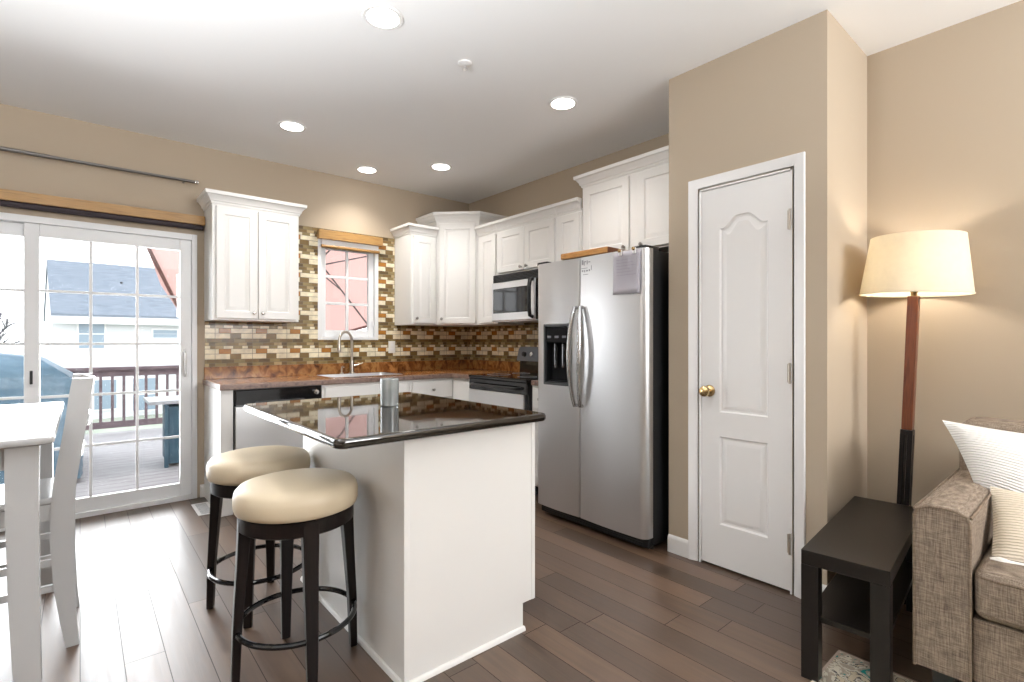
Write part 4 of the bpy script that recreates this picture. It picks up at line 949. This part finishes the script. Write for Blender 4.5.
# sofa
so = thing('sofa', 'taupe tweed sofa with padded arm against the right wall', 'sofa', (2.62, -0.45, 0))
AX0, AXB, AY0, AY1 = 2.105, 3.10, 0.280, 0.420
SB = 0.145
def arm(y0, y1):
    m = MB(); L = []
    yc, hw = (y0 + y1) / 2, (y1 - y0) / 2
    P = [(-1.0, SB), (-1.0, 0.22), (-1.0, 0.45), (-1.0, 0.60), (-1.0, 0.640), (-0.90, 0.662), (-0.5, 0.674), (0.0, 0.678), (0.5, 0.674), (0.90, 0.662), (1.0, 0.640), (1.0, 0.60), (1.0, 0.45), (1.0, 0.22), (1.0, SB)]
    for x, k in ((AX0, 0.97), (AX0 + 0.006, 1.0), (AX0 + 0.30, 1.01), (AX0 + 0.60, 1.0), (AXB - 0.08, 1.0)):
        L.append([(x, yc + q_ * hw * k, SB + (z - SB) * (1 if k >= 1 else 0.994)) for q_, z in P])
    m.loft(L); return m, P, yc, hw
am, P_, yc, hw = arm(AY0, AY1)
ao = obj('arm', am, M_sofa, so, smooth=40)
pp = MB().tube([(AX0 + 0.001, yc + q_ * hw * 0.985, z - 0.003) for q_, z in P_], 0.005, 8); pp.tube([(AX0 + 0.012, yc - q_ * hw * 1.0, 0.645) if False else (x, yc + hw * 1.015, 0.655) for q_, x in ((1, AX0 + 0.01), (1, AX0 + 0.35), (1, AXB - 0.09))], 0.0045, 8)
pp.tube([(x, yc - hw * 1.015, 0.655) for x in (AX0 + 0.01, AX0 + 0.35, AXB - 0.09)], 0.0045, 8)
obj('piping', pp, M_piping, ao)
am, P_, yc, hw = arm(-1.62, -1.47); obj('arm', am, M_sofa, so, smooth=40)
bb = MB(); bb.box(AX0 + 0.025, AXB - 0.05, -1.47, AY0, SB, 0.345, 0.008); obj('base_rail', bb, M_sofa, so)
bk_ = MB(); bk_.box(AXB - 0.26, AXB, -1.62, AY1 - 0.005, SB, 0.80, 0.03, 3); obj('back_frame', bk_, M_sofa, so)
def cushion(x0, x1, y0, y1, z0, z1, r, nm, mt):
    m = MB(); m.box(x0, x1, y0, y1, z0, z1, r, 3); o = obj(nm, m, mt, so, smooth=60); return o
for k in range(2):
    y1 = AY0 - 0.006 - 0.865 * k; y0 = y1 - 0.86
    c = cushion(AX0 + 0.005, 2.86, y0, y1, 0.350, 0.505, 0.028, 'seat_cushion', M_sofa)
    zz = 0.482; pp = MB()
    pp.tube([(2.86, y1 - 0.004, zz), (AX0 + 0.03, y1 - 0.004, zz), (AX0 + 0.010, y1 - 0.02, zz), (AX0 + 0.006, y1 - 0.05, zz), (AX0 + 0.006, y0 + 0.05, zz), (AX0 + 0.010, y0 + 0.02, zz), (AX0 + 0.03, y0 + 0.004, zz)], 0.005, 8)
    zz = 0.373; pp.tube([(2.86, y1 - 0.004, zz), (AX0 + 0.03, y1 - 0.004, zz), (AX0 + 0.010, y1 - 0.02, zz), (AX0 + 0.006, y1 - 0.05, zz), (AX0 + 0.006, y0 + 0.05, zz), (AX0 + 0.03, y0 + 0.004, zz)], 0.005, 8)
    obj('piping', pp, M_piping, c)
    cushion(2.80, AXB - 0.10, y0, y1 + (0.14 if k == 0 else 0), 0.51, 0.885, 0.05, 'back_cushion', M_sofa)
for x in (AX0 + 0.06, AXB - 0.08):
    for y in (AY1 - 0.07, -1.55): obj('leg', MB().hexa([(x - 0.022, y - 0.022, 0), (x + 0.022, y - 0.022, 0), (x + 0.022, y + 0.022, 0), (x - 0.022, y + 0.022, 0)], [(x - 0.03, y - 0.03, SB + 0.002), (x + 0.03, y - 0.03, SB + 0.002), (x + 0.03, y + 0.03, SB + 0.002), (x - 0.03, y + 0.03, SB + 0.002)]), M_black, so)

so.location.z += 0.0047
def pillow_mb(bl, br, tr_, tl, puff, n=18):
    bl, br, tr_, tl = map(Vector, (bl, br, tr_, tl)); nrm = (br - bl).cross(tl - bl).normalized(); m = MB()
    uvl = []
    def pt(i, j, s):
        u, v = i / n, j / n
        e = (1 - abs(2 * u - 1) ** 2.4) * (1 - abs(2 * v - 1) ** 2.4)
        # sides draw in a little between the corners
        uu = u + (0.5 - u) * 0.05 * math.sin(PI * v) * (abs(2 * u - 1)) ; vv = v + (0.5 - v) * 0.05 * math.sin(PI * u) * abs(2 * v - 1)
        p = (bl * (1 - uu) + br * uu) * (1 - vv) + (tl * (1 - uu) + tr_ * uu) * vv
        return p + nrm * (s * puff * max(e, 0) ** 0.55)
    uv = m.bm.loops.layers.uv.new('UVMap'); grids = []
    edge = {}
    for s in (1, -1):
        g = []
        for j in range(n + 1):
            rw = []
            for i in range(n + 1):
                if i in (0, n) or j in (0, n):
                    if (i, j) not in edge: edge[(i, j)] = m.bm.verts.new(pt(i, j, 0))
                    rw.append(edge[(i, j)])
                else: rw.append(m.bm.verts.new(pt(i, j, s)))
            g.append(rw)
        for j in range(n):
            for i in range(n):
                q = [(i, j), (i + 1, j), (i + 1, j + 1), (i, j + 1)]
                if s < 0: q = q[::-1]
                f = m.face([g[b_][a_] for a_, b_ in q])
                if f:
                    for lp_, (a_, b_) in zip(f.loops, q): lp_[uv].uv = (a_ / n, b_ / n)
    return m
def pr3(px, py, d):
    x, y = ray(px, d); return (x, y, H - (py - 341) / FPX * d)
P1 = [pr3(978, 493, 1.90), pr3(1085, 548, 1.72), pr3(1085, 440, 1.86), pr3(942, 420, 2.06)]
wp = obj('throw_pillow', pillow_mb(*P1, 0.065), M_pillow, smooth=60); tag(wp, 'white ribbed throw pillow leaning on the sofa back by the arm', 'pillow')
# ribbed throw draped below the pillow
th = thing('throw_blanket', 'cream ribbed throw with white fleecy hem on the sofa seat', 'blanket', (2.35, 0.15, 0.51))
P2 = [pr3(991, 562, 1.66), pr3(1110, 590, 1.50), pr3(1100, 505, 1.66), pr3(990, 486, 1.86)]
obj('folded_throw', pillow_mb(*P2, 0.035), M_throw, th, smooth=60)
a_, b_ = Vector(P2[0]), Vector(P2[1]); ha = [a_.lerp(b_, k / 12) + Vector((-0.016, 0, 0.008 + 0.004 * math.sin(k * 2.1))) for k in range(13)]
obj('fleece_hem', MB().tube(ha, [0.012] + [0.017 + 0.003 * math.sin(k * 1.7) for k in range(11)] + [0.014], 10), M_sherpa, th, smooth=60)

# ------------------------------------------------------------------ outdoors: things
M_rail = noise_col(mat('stained_rail', (0.16, 0.12, 0.13), 0.6), [(0.12, 0.085, 0.095), (0.22, 0.16, 0.17)], 4, (2, 2, 6))
rl = thing('deck_railing', 'dark wooden baluster railing along the far edge of the deck', 'railing', (0.5, 9.2, -0.1))
obj('top_rail', MB().box(-5, 6, 9.13, 9.27, 0.80, 0.845, 0.004).box(-5, 6, 9.17, 9.21, 0.71, 0.80, 0.003), M_rail, rl)
obj('bottom_rail', MB().box(-5, 6, 9.17, 9.21, -0.02, 0.07, 0.003), M_rail, rl)
for k in range(58):
    x = -1.6 + 0.13 * k
    if x > 5.9: break
    obj('baluster', MB().box(x - 0.017, x + 0.017, 9.175, 9.205, 0.07, 0.71), M_rail, rl, smooth=0)
for x in (-1.9, 0.78 - 0.0 + 1.0, 4.2): obj('post', MB().box(x - 0.045, x + 0.045, 9.15, 9.23, -0.1, 0.80), M_rail, rl, smooth=0)

M_slate = noise_col(mat('slate_blue_metal', (0.05, 0.10, 0.14), 0.5), [(0.035, 0.085, 0.125), (0.06, 0.13, 0.18)], 4)
gc = thing('grill_cart', 'slate blue grill cart with a pale side shelf standing on the deck', 'grill', (0.95, 6.6, -0.1))
obj('cabinet', MB().box(0.70, 1.35, 6.35, 6.85, -0.07, 0.53, 0.01), M_slate, gc)
obj('corner_post', MB().box(0.665, 0.70, 6.33, 6.37, -0.1, 0.56, 0.003), M_slate, gc)
obj('shelf', MB().box(0.53, 1.30, 6.30, 6.90, 0.56, 0.595, 0.006), mat('pale_shelf', (0.42, 0.43, 0.45), 0.4), gc)
obj('lid', MB().lathe([(0, 0), (0.12, 0), (0.12, 0.02), (0.07, 0.035), (0, 0.035)], (0.98, 6.55, 0.595), 20), mat('brown_lid', (0.13, 0.08, 0.07), 0.5), gc)

M_tarp = noise_bump(noise_col(mat('blue_grey_tarp', (0.05, 0.11, 0.16), 0.45), [(0.055, 0.12, 0.175), (0.10, 0.18, 0.245)], 3, (1, 1, 4)), 8, 0.6, 0.04)
tp_ = MB(); secs = []
def sec_t(x0, x1, y0, y1, z, wob): 
    P = []
    for (xa, ya), (xb, yb) in (((x0, y0), (x1, y0)), ((x1, y0), (x1, y1)), ((x1, y1), (x0, y1)), ((x0, y1), (x0, y0))):
        for k in range(8): t = k / 8; P.append((xa + (xb - xa) * t + wob * math.sin(k * 2.4 + xa), ya + (yb - ya) * t + wob * math.sin(k * 1.9 + ya * 3), z))
    return P
tp_.loft([sec_t(-2.3, 0.0, 6.15, 7.65, -0.05, 0.03), sec_t(-2.25, -0.03, 6.2, 7.6, 0.45, 0.02), sec_t(-2.2, -0.06, 6.25, 7.55, 0.86, 0.01), sec_t(-1.9, -0.30, 6.5, 7.3, 1.05, 0.012), sec_t(-1.4, -0.8, 6.7, 7.1, 1.13, 0.01)])
tpo = obj('covered_patio_set', tp_, M_tarp, smooth=50); tag(tpo, 'patio furniture under a blue grey cover at the left of the deck', 'patio cover')

um = thing('patio_umbrella', 'large tilted red patio umbrella on the deck, seen from below', 'umbrella', (2.2, 6.2, -0.1))
UC = Vector((2.2, 6.6, 2.33)); tilt = math.radians(46); R_ = 1.7
Ru = Matrix.Translation(UC) @ Matrix.Rotation(-tilt, 4, 'X')       # +z leans away from the house
def rim_pt(k, r, dz): a = 2 * PI * k / 8; return Ru @ Vector((r * math.cos(a), r * math.sin(a), dz))
m = MB(); apex = m.bm.verts.new(Ru @ Vector((0, 0, 0.32))); rings_ = []
for f in (0.33, 0.66, 1.0):
    rings_.append([m.bm.verts.new(rim_pt(k / 2, R_ * f * (1 if k % 2 == 0 else 0.955), 0.32 - 0.34 * f ** 1.15 - (0.02 * f if k % 2 else 0))) for k in range(16)])
for k in range(16):
    j = (k + 1) % 16; m.face([apex, rings_[0][k], rings_[0][j]])
    for a, b_ in zip(rings_, rings_[1:]): m.face([a[k], b_[k], b_[j], a[j]])
co = obj('canopy', m, M_canopy, um, smooth=20)
M_urib = mat('umbrella_rib', (0.06, 0.05, 0.05), 0.5)
obj('edge_binding', MB().tube([rim_pt(k, R_, -0.02) for k in range(8)], 0.022, 6, closed=True), mat('dark_red_binding', (0.16, 0.07, 0.06), 0.8), um)
hub = Ru @ Vector((0, 0, -0.28))
for k in range(8):
    r_ = MB(); e = rim_pt(k, R_, -0.035); mid = rim_pt(k, R_ * 0.55, 0.32 - 0.34 * 0.55 ** 1.15 - 0.02)
    r_.tube([Ru @ Vector((0, 0, 0.29)), mid, e], 0.011, 6); ro = obj('rib', r_, M_urib, um)
    obj('strut', MB().tube([hub, mid], 0.009, 6), M_urib, ro)
obj('pole', MB().tube([Ru @ Vector((0, 0, 0.36)), Ru @ Vector((0, 0, -0.45)), (2.2, 6.22, 1.85), (2.2, 6.2, -0.1)], 0.02, 10), M_urib, um)
obj('base', MB().lathe([(0, 0), (0.25, 0), (0.25, 0.05), (0.06, 0.09), (0.03, 0.3), (0, 0.3)], (2.2, 6.2, -0.1), 24), M_urib, um)

# neighbour house
M_siding = noise_bump(mat('white_siding', (0.66, 0.67, 0.69), 0.6), 3, 0.3, 0.05, stretch=(0.05, 0.05, 8))
M_roof = noise_col(mat('blue_grey_shingle', (0.2, 0.25, 0.31), 0.8), [(0.14, 0.168, 0.205), (0.22, 0.25, 0.295)], 2.0, (1, 1, 8))
M_winglass = mat('house_window_glass', (0.26, 0.33, 0.40), 0.15)
hs = thing('neighbour_house', 'white house with blue-grey shingled gable roof beyond the deck', 'house', (-1.05, 33.6, -2.8), math.radians(4), world=False)
HL, HD, EZ, RZ = 13.0, 8.4, 5.50, 8.35
b = MB(); b.loft([[(x, 0, 0), (x, HD, 0), (x, HD, EZ), (x, HD / 2, RZ - 0.15), (x, 0, EZ)] for x in (0, HL)]); obj('walls', b, M_siding, hs, smooth=0)
r_ = MB()
for s_ in (0, 1):
    e = -0.45 if s_ == 0 else HD + 0.45; k = (RZ - EZ) / (HD / 2); ez = EZ - 0.45 * k
    r_.loft([[(x, e, ez), (x, HD / 2, RZ), (x, HD / 2, RZ + 0.16), (x, e, ez + 0.16)] for x in (-0.06, HL + 0.3)])
obj('roof', r_, M_roof, hs, smooth=0)
obj('fascia', MB().box(-0.08, HL + 0.32, -0.50, -0.44, EZ - 0.62, EZ - 0.26), M_white, hs, smooth=0)
obj('vent_pipe', MB().tube([(3.0, 2.4, 6.5), (3.0, 2.4, 7.35)], 0.06, 8), M_black, hs)
for (x, z, w_, h_) in ((1.0, 3.65, 1.0, 1.45), (4.1, 4.2, 1.1, 0.42), (1.6, 0.5, 0.9, 1.5), (3.2, 0.3, 1.0, 1.7), (8.0, 3.3, 1.0, 1.3)):
    wf = MB(); wf.box(x - 0.08, x + w_ + 0.08, -0.07, 0.02, z - 0.08, z + h_ + 0.08); wo = obj('window', wf, M_white, hs, smooth=0)
    g = MB(); g.box(x, x + w_, -0.09, -0.06, z, z + h_ * 0.48); g.box(x, x + w_, -0.09, -0.06, z + h_ * 0.52, z + h_); obj('pane', g, M_winglass, wo, smooth=0)
# bare tree
M_bark = mat('grey_bark', (0.16, 0.16, 0.17), 0.9)
trx, try_ = ray(11, 26); tre = MB(); rnd = random.Random(3)
def branch(p, d, ln, r, lv):
    q = [p]; dd = d.copy()
    for k in range(3): dd = (dd + Vector((rnd.uniform(-.18, .18), rnd.uniform(-.18, .18), rnd.uniform(-.05, .1)))).normalized(); q.append(q[-1] + dd * ln / 3)
    tre.tube(q, [max(x, 0.016) for x in (r, r * 0.85, r * 0.7, r * 0.55)], 5)
    if lv > 0:
        for k in range(4 if lv > 1 else 5):
            nd = (dd + Vector((rnd.uniform(-.9, .9), rnd.uniform(-.9, .9), rnd.uniform(-.1, .5)))).normalized(); branch(q[rnd.choice((2, 3))], nd, ln * 0.66, r * 0.5, lv - 1)
branch(Vector((trx, try_, -2.8)), Vector((0, 0, 1)), 2.4, 0.11, 4)
to = obj('bare_tree', tre, M_bark); tag(to, 'leafless grey tree beyond the left pane of the patio door', 'tree')
